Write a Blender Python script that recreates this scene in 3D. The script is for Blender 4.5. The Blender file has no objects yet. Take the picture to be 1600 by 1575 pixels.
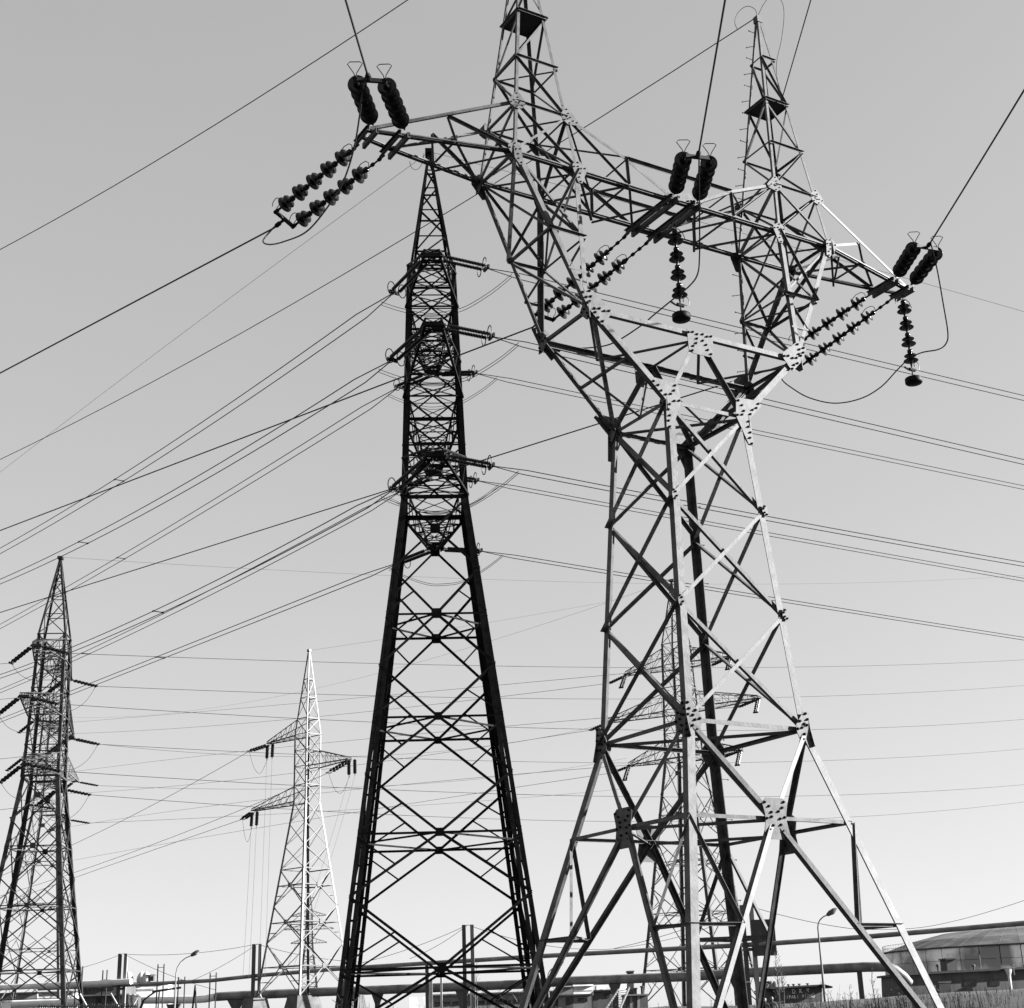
import bpy, bmesh, math, random
from mathutils import Vector as V, Matrix
random.seed(7)
S = bpy.context.scene
C = S.collection
# ------------------------------------------------------------------ camera
F = 2286.2; TH = 0.3389148; RO = -0.0332816; CH = 1.75     # focal length in photo pixels, pitch, roll, eye height
ct, st, cr, sr = math.cos(TH), math.sin(TH), math.cos(RO), math.sin(RO)
cam = bpy.data.cameras.new("camera"); camo = bpy.data.objects.new("camera", cam); C.objects.link(camo)
r0 = V((1, 0, 0)); u0 = V((0, -st, ct)); f0 = V((0, ct, st))
rt = cr*r0 + sr*u0; up = -sr*r0 + cr*u0
camo.matrix_world = Matrix(((rt.x, up.x, -f0.x, 0), (rt.y, up.y, -f0.y, 0), (rt.z, up.z, -f0.z, CH), (0, 0, 0, 1)))
cam.sensor_fit = 'HORIZONTAL'; cam.sensor_width = 36; cam.lens = 36*F/1600
cam.clip_start = 0.1; cam.clip_end = 6000
S.camera = camo
# ------------------------------------------------------------------ light
SUN_AZ = (0.9975, 0.07); SUN_EL = math.radians(21)
S.view_settings.view_transform = 'Standard'; S.view_settings.look = 'None'
S.view_settings.gamma = 1; S.view_settings.use_curve_mapping = False
S.view_settings.exposure = 3.0
SKY_G, SKY_K = .43, 1.03
w = bpy.data.worlds.new("World"); S.world = w; w.use_nodes = True
nt = w.node_tree; nt.nodes.clear()
sky = nt.nodes.new('ShaderNodeTexSky'); sky.sky_type = 'NISHITA'; sky.sun_disc = False
sky.sun_elevation = SUN_EL; sky.sun_rotation = math.atan2(SUN_AZ[0], SUN_AZ[1])
sky.air_density = 1.0; sky.dust_density = 0.25; sky.ozone_density = 1.0
bw = nt.nodes.new('ShaderNodeRGBToBW'); bgn = nt.nodes.new('ShaderNodeBackground'); wo = nt.nodes.new('ShaderNodeOutputWorld')
gm = nt.nodes.new('ShaderNodeMath'); gm.operation = 'POWER'; gm.inputs[1].default_value = SKY_G     # tone curve of the black and white film
tcw = nt.nodes.new('ShaderNodeTexCoord'); nw = nt.nodes.new('ShaderNodeTexNoise'); nw.inputs['Scale'].default_value = 2.2; nw.inputs['Detail'].default_value = 7; nw.inputs['Roughness'].default_value = .62
mw = nt.nodes.new('ShaderNodeMapRange'); mw.inputs['To Min'].default_value = .955; mw.inputs['To Max'].default_value = 1.045
hm = nt.nodes.new('ShaderNodeMath'); hm.operation = 'MULTIPLY'
gk = nt.nodes.new('ShaderNodeMath'); gk.operation = 'MULTIPLY'; gk.inputs[1].default_value = SKY_K
nt.links.new(sky.outputs[0], bw.inputs[0]); nt.links.new(bw.outputs[0], gm.inputs[0]); nt.links.new(gm.outputs[0], gk.inputs[0]); nt.links.new(tcw.outputs['Generated'], nw.inputs['Vector']); nt.links.new(nw.outputs['Fac'], mw.inputs['Value']); nt.links.new(gk.outputs[0], hm.inputs[0]); nt.links.new(mw.outputs[0], hm.inputs[1]); nt.links.new(hm.outputs[0], bgn.inputs[0]); nt.links.new(bgn.outputs[0], wo.inputs[0])
bgn.inputs[1].default_value = 0.05
sun = bpy.data.lights.new("sun", 'SUN'); sun.energy = 3.1; sun.angle = math.radians(0.5); sun.color = (1, 1, 1)
so = bpy.data.objects.new("sun", sun); C.objects.link(so)
sd = V((SUN_AZ[0]*math.cos(SUN_EL), SUN_AZ[1]*math.cos(SUN_EL), math.sin(SUN_EL))).normalized()
so.rotation_euler = sd.to_track_quat('Z', 'Y').to_euler(); so.location = (60, -20, 60)
# ------------------------------------------------------------------ maths for placing
def ray(px, py, Y):
    """the point at forward distance Y seen at photo pixel px, py"""
    a, b = px-800, py-787.5
    x = (cr*a + sr*b)/F; u = -(-sr*a + cr*b)/F
    fy = ct - u*st; fz = st + u*ct; k = Y/fy
    return V((x*k, Y, CH + fz*k))
def rdir(px, py): return (ray(px, py, 100) - V((0, 0, CH))).normalized()
def hdir(px, py):
    d = rdir(px, py); return V((d.x, d.y, 0)).normalized()
def inplane(A, h, px, py):
    """where the sight line of a pixel meets the vertical plane through A along h"""
    m = V((-h.y, h.x, 0)); d = rdir(px, py); o = V((0, 0, CH))
    return o + d*(m.dot(A-o)/m.dot(d))
def along(A, d, px, py):
    """point of the line A + t d closest to the sight line of a pixel"""
    r = rdir(px, py); o = V((0, 0, CH)); w0 = A-o; b = d.dot(r)
    return A + d*((b*r.dot(w0) - d.dot(w0))/(1-b*b))
def tofoto(P):
    q = V(P) - V((0, 0, CH)); d = q.dot(f0); x = q.dot(r0)/d*F; y = -q.dot(u0)/d*F
    return (800 + cr*x - sr*y, 787.5 + sr*x + cr*y)
def sm(x, a, b):
    t = max(0, min(1, (x-a)/(b-a))); return t*t*(3-2*t)
# ------------------------------------------------------------------ objects
WL = {}
def put(o, parent, c):
    C.objects.link(o)
    if parent is not None:
        o.parent = parent; o.location = V(c) - WL[parent.name]
    else: o.location = c
    WL[o.name] = V(c)
    return o
def tag(o, label=None, cat=None, group=None, kind=None):
    if label: o['label'] = label
    if cat: o['category'] = cat
    if group: o['group'] = group
    if kind: o['kind'] = kind
    return o
def thing(name, loc, label, cat, group=None):
    o = bpy.data.objects.new(name, None); o.empty_display_size = .3
    put(o, None, loc); return tag(o, label, cat, group)
class MB:
    def __init__(s): s.v = []; s.f = []
    def add(s, v, f):
        n = len(s.v); s.v += [V(p) for p in v]; s.f += [tuple(i+n for i in q) for q in f]
    def prof(s, P, Q, a, b, pts):
        P = V(P); Q = V(Q); n = len(pts)
        v = [P + a*x + b*y for x, y in pts] + [Q + a*x + b*y for x, y in pts]
        f = [(i, (i+1) % n, n+(i+1) % n, n+i) for i in range(n)]
        f += [tuple(range(n-1, -1, -1)), tuple(range(n, 2*n))]
        s.add(v, f)
    def bar(s, P, Q, w, h=None, n=V((0, 0, 1))):
        P = V(P); Q = V(Q); d = (Q-P).normalized(); h = h or w
        if abs(d.dot(n)) > .99: n = V((1, 0, 0))
        a = d.cross(n).normalized(); b = a.cross(d).normalized()
        s.prof(P, Q, a, b, [(-w/2, -h/2), (w/2, -h/2), (w/2, h/2), (-w/2, h/2)])
    def angle(s, P, Q, n, w, t=None, flip=1, off=0, out=False):
        """steel angle: one flange flat in the plane across n, the other turned inward"""
        P = V(P); Q = V(Q); d = (Q-P).normalized(); t = t or w*.1
        n = (n - d*n.dot(d)).normalized(); a = d.cross(n).normalized()*flip
        o = n*off - a*(w*.45)
        s.prof(P+o, Q+o, a, n if out else -n, [(0, 0), (w, 0), (w, t), (t, t), (t, w), (0, w)])
    def legl(s, P, Q, a, b, w, t=None):
        """corner angle: ridge on PQ, flanges toward a and b"""
        P = V(P); Q = V(Q); d = (Q-P).normalized(); t = t or w*.1
        a = (a - d*a.dot(d)).normalized(); b = (b - d*b.dot(d)); b = (b - a*b.dot(a)).normalized()
        s.prof(P, Q, a, b, [(0, 0), (w, 0), (w, t), (t, t), (t, w), (0, w)])
    def tube(s, pts, r, n=6, cap=True):
        pts = [V(p) for p in pts]; m = len(pts); v = []; pr = None
        rr = r if hasattr(r, '__len__') else [r]*m
        for i, p in enumerate(pts):
            d = (pts[min(i+1, m-1)] - pts[max(i-1, 0)]).normalized()
            if pr is None:
                h = V((0, 0, 1)) if abs(d.z) < .9 else V((1, 0, 0)); pr = d.cross(h).normalized()
            pr = (pr - d*pr.dot(d)).normalized(); q = d.cross(pr)
            v += [p + (pr*math.cos(2*math.pi*k/n) + q*math.sin(2*math.pi*k/n))*rr[i] for k in range(n)]
        f = [(i*n+k, i*n+(k+1) % n, (i+1)*n+(k+1) % n, (i+1)*n+k) for i in range(m-1) for k in range(n)]
        if cap: f += [tuple(range(n-1, -1, -1)), tuple(range((m-1)*n, m*n))]
        s.add(v, f)
    def lathe(s, P, d, prof, n=14):
        P = V(P); d = V(d).normalized(); h = V((0, 0, 1)) if abs(d.z) < .9 else V((1, 0, 0))
        a = d.cross(h).normalized(); b = d.cross(a); m = len(prof)
        v = [P + d*x + (a*math.cos(2*math.pi*k/n) + b*math.sin(2*math.pi*k/n))*r for x, r in prof for k in range(n)]
        f = [(i*n+k, i*n+(k+1) % n, (i+1)*n+(k+1) % n, (i+1)*n+k) for i in range(m-1) for k in range(n)]
        f += [tuple(range(n-1, -1, -1)), tuple(range((m-1)*n, m*n))]
        s.add(v, f)
    def box(s, c, sx, sy, sz, rz=0):
        c = V(c); a = V((math.cos(rz), math.sin(rz), 0)); b = V((-a.y, a.x, 0)); z = V((0, 0, 1))
        v = [c + a*(sx/2*i) + b*(sy/2*j) + z*(sz/2*k) for k in (-1, 1) for i, j in ((-1, -1), (1, -1), (1, 1), (-1, 1))]
        s.add(v, [(3, 2, 1, 0), (4, 5, 6, 7), (0, 1, 5, 4), (1, 2, 6, 5), (2, 3, 7, 6), (3, 0, 4, 7)])
    def build(s, name, mat, parent=None, smooth=False, origin=None, bevel=0):
        if not s.v: return None
        c = V(origin) if origin is not None else sum(s.v, V())/len(s.v)
        me = bpy.data.meshes.new(name); me.from_pydata([p-c for p in s.v], [], s.f); me.validate()
        bm = bmesh.new(); bm.from_mesh(me); bmesh.ops.recalc_face_normals(bm, faces=bm.faces); bm.to_mesh(me); bm.free()
        if smooth:
            for p in me.polygons: p.use_smooth = True
            try: me.set_sharp_from_angle(angle=math.radians(50))
            except Exception: pass
        me.materials.append(mat)
        return put(bpy.data.objects.new(name, me), parent, c)
# ------------------------------------------------------------------ materials
def mat(name, lo, hi, rough=.6, metal=0., scale=6., bump=.0, streak=0., spec=.4, detail=5, mid=(.35, .65)):
    lo *= .8; hi *= .8
    m = bpy.data.materials.new(name); m.use_nodes = True; t = m.node_tree; N = t.nodes; L = t.links
    b = N['Principled BSDF']; b.inputs['Roughness'].default_value = rough; b.inputs['Metallic'].default_value = metal
    b.inputs['Specular IOR Level'].default_value = spec
    tc = N.new('ShaderNodeTexCoord'); mp = N.new('ShaderNodeMapping'); L.new(tc.outputs['Object'], mp.inputs[0])
    if streak: mp.inputs['Scale'].default_value = (1, 1, streak)
    geo = N.new('ShaderNodeObjectInfo'); ad = N.new('ShaderNodeVectorMath'); ad.operation = 'ADD'
    sc = N.new('ShaderNodeVectorMath'); sc.operation = 'SCALE'; L.new(geo.outputs['Location'], sc.inputs[0]); sc.inputs['Scale'].default_value = 1
    L.new(mp.outputs[0], ad.inputs[0]); L.new(sc.outputs[0], ad.inputs[1])
    n = N.new('ShaderNodeTexNoise'); n.inputs['Scale'].default_value = scale; n.inputs['Detail'].default_value = detail
    L.new(ad.outputs[0], n.inputs['Vector'])
    cr_ = N.new('ShaderNodeValToRGB'); cr_.color_ramp.elements[0].position = mid[0]; cr_.color_ramp.elements[1].position = mid[1]
    cr_.color_ramp.elements[0].color = (lo, lo, lo, 1); cr_.color_ramp.elements[1].color = (hi, hi, hi, 1)
    L.new(n.outputs['Fac'], cr_.inputs[0])
    mr = N.new('ShaderNodeMapRange'); mr.inputs['To Min'].default_value = .8; mr.inputs['To Max'].default_value = 1.12; L.new(geo.outputs['Random'], mr.inputs['Value'])
    mv = N.new('ShaderNodeVectorMath'); mv.operation = 'SCALE'; L.new(cr_.outputs[0], mv.inputs[0]); L.new(mr.outputs[0], mv.inputs['Scale']); L.new(mv.outputs[0], b.inputs['Base Color'])
    if bump:
        n2 = N.new('ShaderNodeTexNoise'); n2.inputs['Scale'].default_value = scale*4; n2.inputs['Detail'].default_value = 6
        L.new(ad.outputs[0], n2.inputs['Vector'])
        bp = N.new('ShaderNodeBump'); bp.inputs['Strength'].default_value = bump; bp.inputs['Distance'].default_value = .02
        L.new(n2.outputs['Fac'], bp.inputs['Height']); L.new(bp.outputs[0], b.inputs['Normal'])
    return m
M = {
 'zinc': mat('galvanised_steel', .036, .085, .6, .0, 6., .15, spec=.25),
 'zinc_lt': mat('galvanised_plate', .038, .082, .6, .0, 9., .1, spec=.25),
 'bolt': mat('bolt_steel', .003, .007, .6, .0, 8., spec=.1),
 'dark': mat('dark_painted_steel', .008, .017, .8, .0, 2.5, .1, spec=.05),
 'mid': mat('weathered_grey_steel', .02, .04, .6, .0, 2., .0, spec=.2),
 'far': mat('far_steel_painted_haze', .09, .13, .7, .0, 2., .0, spec=.2),  # haze over distance painted in as a paler steel colour
 'hazy': mat('distant_steel_haze_tint', .05, .085, .7, .0, 2., .0, spec=.2),  # base colour lightened to imitate haze, no air volume in the scene
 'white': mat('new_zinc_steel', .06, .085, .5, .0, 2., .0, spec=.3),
 'porc': mat('brown_glazed_porcelain', .004, .008, .22, .0, 8., spec=.25),
 'cable': mat('aluminium_cable', .01, .02, .5, .2, 20., spec=.2),
 'cablef': mat('weathered_cable', .02, .035, .6, .1, 20., spec=.2),
 'plat': mat('platform_plate', .02, .035, .7, .0, 4., spec=.2),
 'conc': mat('concrete', .07, .12, .9, .0, 1.2, .3),
 'concd': mat('dark_concrete', .05, .09, .9, .0, 1.2, .3, streak=.2),
 'pipe': mat('lagged_pipe_sheet', .10, .19, .5, .0, .8, .1, spec=.3),
 'pipel': mat('bright_sheet', .75, .95, .45, .0, .8, .05),
 'tankw': mat('tank_wall_sheet', .30, .98, .7, .0, .2, .05, detail=3, mid=(.42, .6)),
 'tankr': mat('tank_roof_sheet', .05, .13, .8, .0, .35, .05),
 'brick': mat('dark_render_wall', .07, .12, .9, .0, 1., .2, streak=.3),
 'roofd': mat('tar_roof_edge', .012, .025, .8, .0, 2.),
 'plaster': mat('white_plaster', .42, .6, .85, .0, .8, .1),
 'greyw': mat('grey_shed_wall', .14, .24, .85, .0, .8, .1, streak=.3),
 'glass': mat('dark_window', .01, .02, .2, .0, 3., spec=.4),
 'paint': mat('white_letter_paint', .8, .95, .8, .0, 6.),
 'soil': mat('grassy_soil', .012, .035, 1., .0, .35, .5),
 'weed': mat('dry_weed_stems', .015, .07, .9, .0, 1.5),
 'bark': mat('sapling_bark', .1, .16, .9, .0, 6.),
 'cloth': mat('dark_coat_cloth', .006, .015, .9, .0, 6.),
 'cloth2': mat('grey_coat_cloth', .03, .05, .9, .0, 6.),
 'skin': mat('skin', .16, .22, .6, .0, 6.),
 'hair': mat('dark_hair', .008, .015, .6, .0, 20.),
 'lamp': mat('lamp_glass', .3, .4, .3, .0, 6.),
 'wood': mat('weathered_timber', .06, .12, .9, .0, 3., .2, streak=.2),
}
# ------------------------------------------------------------------ ground
def gz(x, y):
    z = .55*sm(y, 6, 20) + .45*sm(y, 35, 80) + 1.15*sm(y, 90, 102) + .45*sm(x, 18, 34)*sm(y, 85, 105)
    return z + .10*math.sin(x*.31+y*.17)*sm(y, 20, 60) + .05*math.sin(x*1.1-y*.7)
mb = MB()
xs = [-3000, -900, -400, -200, -120] + list(range(-90, 91, 3)) + [120, 200, 400, 900, 3000]
ys = [-600, -150, -60, -30, -15] + list(range(-6, 130, 3)) + [150, 200, 300, 500, 900, 1600, 3000]
for y in ys:
    for x in xs: mb.v.append(V((x, y, gz(x, y))))
nx = len(xs)
mb.f = [(j*nx+i, j*nx+i+1, (j+1)*nx+i+1, (j+1)*nx+i) for j in range(len(ys)-1) for i in range(nx-1)]
g = mb.build('ground', M['soil'], None, True, (0, 0, 0)); tag(g, kind='structure')
# ------------------------------------------------------------------ the near tower
SC = .58; TX, TY, PHI = 4.97888*SC, 40*SC, .5436424
T0 = V((TX, TY, 0)); ex = V((math.cos(PHI), math.sin(PHI), 0)); ey = V((-math.sin(PHI), math.cos(PHI), 0)); ez = V((0, 0, 1))
K = dict(knee=(1.163, 1.163, 5.893), L2=(1.055, 1.035, 7.764), L1=(.935, .92, 9.55), waist=(.82, .81, 11.252),
 E=(2.231, .735, 12.639), MO=(2.902, .661, 14.0), MI=(2.16, .643, 14.0), BO=(3.466, .60, 15.345), BI=(2.204, .60, 15.345),
 TO=(3.335, .505, 16.375), TI=(2.311, .505, 16.375), DO=(3.231, .40, 17.406), DI=(2.394, .40, 17.406),
 PO=(3.085, .287, 18.494), PI=(2.502, .287, 18.494), QO=(2.967, .178, 19.565), QI=(2.629, .178, 19.565),
 apO=(2.83, .04, 20.63), apI=(2.76, .04, 20.63), R1=(1.559, 1.556, 4.424), R2=(1.96, 1.955, 2.898), foot=(2.49, 2.485, .9),
 FX=(1.567, 0, 4.43), FY=(0, 1.567, 4.43), RX=(1.96, 1.055, 2.9), RY=(1.055, 1.96, 2.9),
 N=(1.15, .60, 15.345), TM=(1.15, .578, 15.849), CO=(.25, .60, 15.345), EO=(5.881, .161, 15.25), EI=(5.372, .265, 15.26),
 A=(4.46, .43, 15.30), TT=(4.543, .308, 15.816), CP=(0, .735, 12.639), Q4=(1.1, .735, 12.639), NB=(.25, .60, 15.345),
 WE=(1.52, .77, 11.94))
def nd(c, sx, sy):
    x, y, z = K[c]; return T0 + ex*(x*sx) + ey*(y*sy) + ez*z
base = T0 + ez*gz(TX, TY)
tower = thing('lattice_tower', base, 'nearest lattice pylon with a forked top and two peaks, bright bolted gusset plates', 'power pylon')
def mem(name, P, Q, n, w, flip=1, off=0, m='zinc', dk=False, low=False):
    d = (Q-P).normalized(); a = d.cross(n - d*n.dot(d)); out = False
    if name in ('fork_brace', 'crossarm_lacing', 'plan_tie', 'peak_brace', 'fork_tie', 'peak_tie', 'crossarm_brace'): w *= .9
    if low: out = n.dot(ex) < 0; flip = 1 if a.z > 0 else -1                 # standing flange on the lower edge, toward the road
    elif abs(n.z) > .9: out = True; flip = -1 if a.y > 0 else 1              # standing flange up, on the far edge
    elif n.dot(ey) > .5: flip = -1 if a.dot(sd) > 0 else 1                   # back face: flange on the sunny edge
    elif dk: out = True; flip = -1 if a.dot(sd) > 0 else 1                   # flange turned outward on the sunny edge
    b = MB(); b.angle(P, Q, n, w, flip=flip, off=off, out=out); return b.build(name, M[m], tower)
def leg(name, P, Q, sx, sy, w, insx=None):
    b = MB(); b.legl(P, Q, -ex*sx, -ey*sy, w); return b.build(name, M['zinc'], tower)
def hull2(p):
    p = sorted(set((round(a, 4), round(b, 4)) for a, b in p)); h = []
    for seq in (p, p[::-1]):
        c = []
        for q in seq:
            while len(c) > 1 and (c[-1][0]-c[-2][0])*(q[1]-c[-2][1]) - (c[-1][1]-c[-2][1])*(q[0]-c[-2][0]) <= 0: c.pop()
            c.append(q)
        h += c[:-1]
    return h
def gusset(P, n, arms, off=.014, bolts=True, sp=.075, mt='zinc_lt', br=.014, both=False):
    """plate through node P across n; arms = (target point, reach, half width, rows)"""
    n = n.normalized(); u = (ez - n*ez.dot(n)).normalized(); v = u.cross(n); pts = []; bp = []
    for Q, reach, hw, nb in arms:
        d = Q-P; d = d - n*d.dot(n); d = d.normalized(); e = d.cross(n)
        for s_ in (-1, 1):
            q = d*reach + e*(hw*s_); pts.append((q.dot(u), q.dot(v)))
        if nb:
            for i in range(nb):
                t = reach - .03 - i*sp
                if t > .02: bp.append(d*t + e*(.012 if i % 2 else -.012))
    ar = []
    for Q, reach, hw, nb in arms:
        d = Q-P; d = (d - n*d.dot(n)).normalized(); ar.append((math.atan2(d.dot(v), d.dot(u)), reach, hw))
    ar.sort(); h = []
    for i, (a0, r_, hw) in enumerate(ar):
        for s_ in (-1, 1): h.append((math.cos(a0)*r_ - math.sin(a0)*hw*s_, math.sin(a0)*r_ + math.cos(a0)*hw*s_))
        g_ = (ar[(i+1) % len(ar)][0] - a0) % (2*math.pi)
        if g_ > (1.9 if max(q[1] for q in ar) > .3 else 2.5): am = a0+g_/2; k_ = 1.15*max(hw, .03) if g_ < math.pi else .045; h.append((math.cos(am)*k_, math.sin(am)*k_))
    b = MB(); o = P + n*off
    k = len(h); th = .012
    b.add([o + u*x + v*y for x, y in h] + [o + n*th + u*x + v*y for x, y in h],
          [tuple(range(k)), tuple(range(2*k-1, k-1, -1))] + [(i, (i+1) % k, k+(i+1) % k, k+i) for i in range(k)])
    g = b.build('gusset_plate', M[mt], tower)
    if bolts and bp:
        b = MB()
        for q in bp:
            c = o + n*th + q
            b.lathe(c, n, [(0, br*1.5), (br, br*1.5), (br*1.15, br*.8), (br*2.1, br*.8)], 6)
            if both: b.lathe(c-n*(th+.001), -n, [(0, br*1.4), (.016, br*1.4)], 6)
        tag(b.build('bolts', M['bolt'], g), kind='stuff')
    return g
def channel(b, P, Q, a, w_):
    # two angles laid flat side by side with a gap, lips turned down
    for o_, s_ in ((0, 1), (w_, -1)):
        b.prof(P+a*o_, Q+a*o_, a*s_, -ez, [(0, 0), (w_*.46, 0), (w_*.46, .008), (.008, .008), (.008, .022), (0, .022)])
L4 = [(-1, -1), (1, -1), (1, 1), (-1, 1)]
for sx, sy in L4:
    p = lambda c: nd(c, sx, sy)
    # main legs
    for a, b_, w in (('foot', 'knee', .135), ('knee', 'waist', .125)): leg('leg', p(a), p(b_), sx, sy, w)
    leg('fork_chord', p('waist'), p('E'), sx, sy, .105)
    leg('fork_chord', p('E'), p('BO'), sx, sy, .085); leg('fork_chord', p('E'), p('BI'), -sx, sy, .085)
    leg('peak_leg', p('BO'), p('apO'), sx, sy, .054); leg('peak_leg', p('BI'), p('apI'), -sx, sy, .054)
    # crossarm side pieces
    nyo = ey*sy
    b = MB(); channel(b, p('BI'), p('BO'), -ey*sy, .13); channel(b, p('BO'), p('EI'), -ey*sy, .12); channel(b, p('EI'), p('EO'), -ey*sy, .11); b.build('crossarm_chord', M['zinc'], tower)
    mem('crossarm_tie', p('TO'), p('EO' if sy < 0 else 'EI'), nyo, .05)
    mem('crossarm_strut', p('TT'), p('BO'), nyo, .05, -1, -.02, dk=sx < 0)
    mem('crossarm_brace', p('TT'), p('A'), nyo, .035, 1, -.03, dk=True)
    # centre part of the crossarm
    mem('crossarm_tie', p('TI'), p('TM'), nyo, .055); mem('crossarm_tie', p('TM'), p('CO'), nyo, .055)
    mem('crossarm_post', p('N'), p('TM'), nyo, .045, 1, -.02, dk=True)
    mem('crossarm_brace', p('N'), p('TI'), nyo, .04, 1, -.03, dk=True)
    # fork panels
    mem('fork_tie', p('MO'), p('MI'), nyo, .055, 1, .012, dk=True)
    mem('fork_brace', p('BI'), p('MO'), nyo, .05, 1, .012, dk=True)
    mem('fork_brace', p('BO'), p('MI'), nyo, .045, -1, -.03)
    e1 = p('E').lerp(p('MO'), .5); e2 = p('E').lerp(p('MI'), .5)
    mem('fork_brace', p('MI'), e1, nyo, .04, 1, -.02, dk=True); mem('fork_brace', e1, e2, nyo, .04, 1, .012)
    # arm-root and peak panels
    mem('peak_brace', p('BO'), p('TI'), nyo, .045, 1, .014, 'zinc_lt'); mem('peak_brace', p('BI'), p('TO'), nyo, .045, 1, -.03, dk=True)
    for a, b_, c, d in (('TO', 'TI', 'DO', 'DI'), ('DO', 'DI', 'PO', 'PI'), ('PO', 'PI', 'QO', 'QI')):
        mem('peak_tie', p(a), p(b_), nyo, .042, 1, .01, dk=True)
        if a == 'TO': mem('peak_brace', p('DO'), p('TI'), nyo, .045, 1, -.03, dk=True)
        if a == 'DO': mem('peak_brace', p('DO'), p('PI'), nyo, .04, 1, -.03)
        if a == 'PO': mem('peak_brace', p('QI'), p('PO'), nyo, .038, 1, -.03, dk=True)
    mem('peak_tie', p('QO'), p('QI'), nyo, .036, 1, .01, dk=True)
    # bottom panel: knee - centre plate - foot, with redundants
    for c1, c2, nn in (('FX', 'RX', ex*sx), ('FY', 'RY', ey*sy)):
        fc, rc = p(c1), p(c2)
        mem('main_brace', p('knee'), fc, nn, .075, sx, .012)
        dd = (rc-fc); ft = fc + dd*((fc.z-.9)/(fc.z-rc.z))
        b = MB(); b.angle(fc, ft, nn, .075, flip=1, off=.012); b.angle(fc, ft, nn, .075, flip=-1, off=-.022); b.build('main_brace', M['zinc'], tower)
        mem('ring_tie', p('R1'), fc, nn, .055, 1, -.02)
        mem('redundant_brace', p('R1'), rc, nn, .05, 1, -.03, dk=True)
        mem('redundant_tie', p('R2'), rc, nn, .05, -1, -.03, dk=True)
        rl = p('R1').lerp(p('R2'), .5)
    mem('plan_tie', p('RX'), p('RY'), ez, .05)
    mem('plan_tie', p('FX'), p('FY'), ez, .055, 1, -.05)
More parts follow.
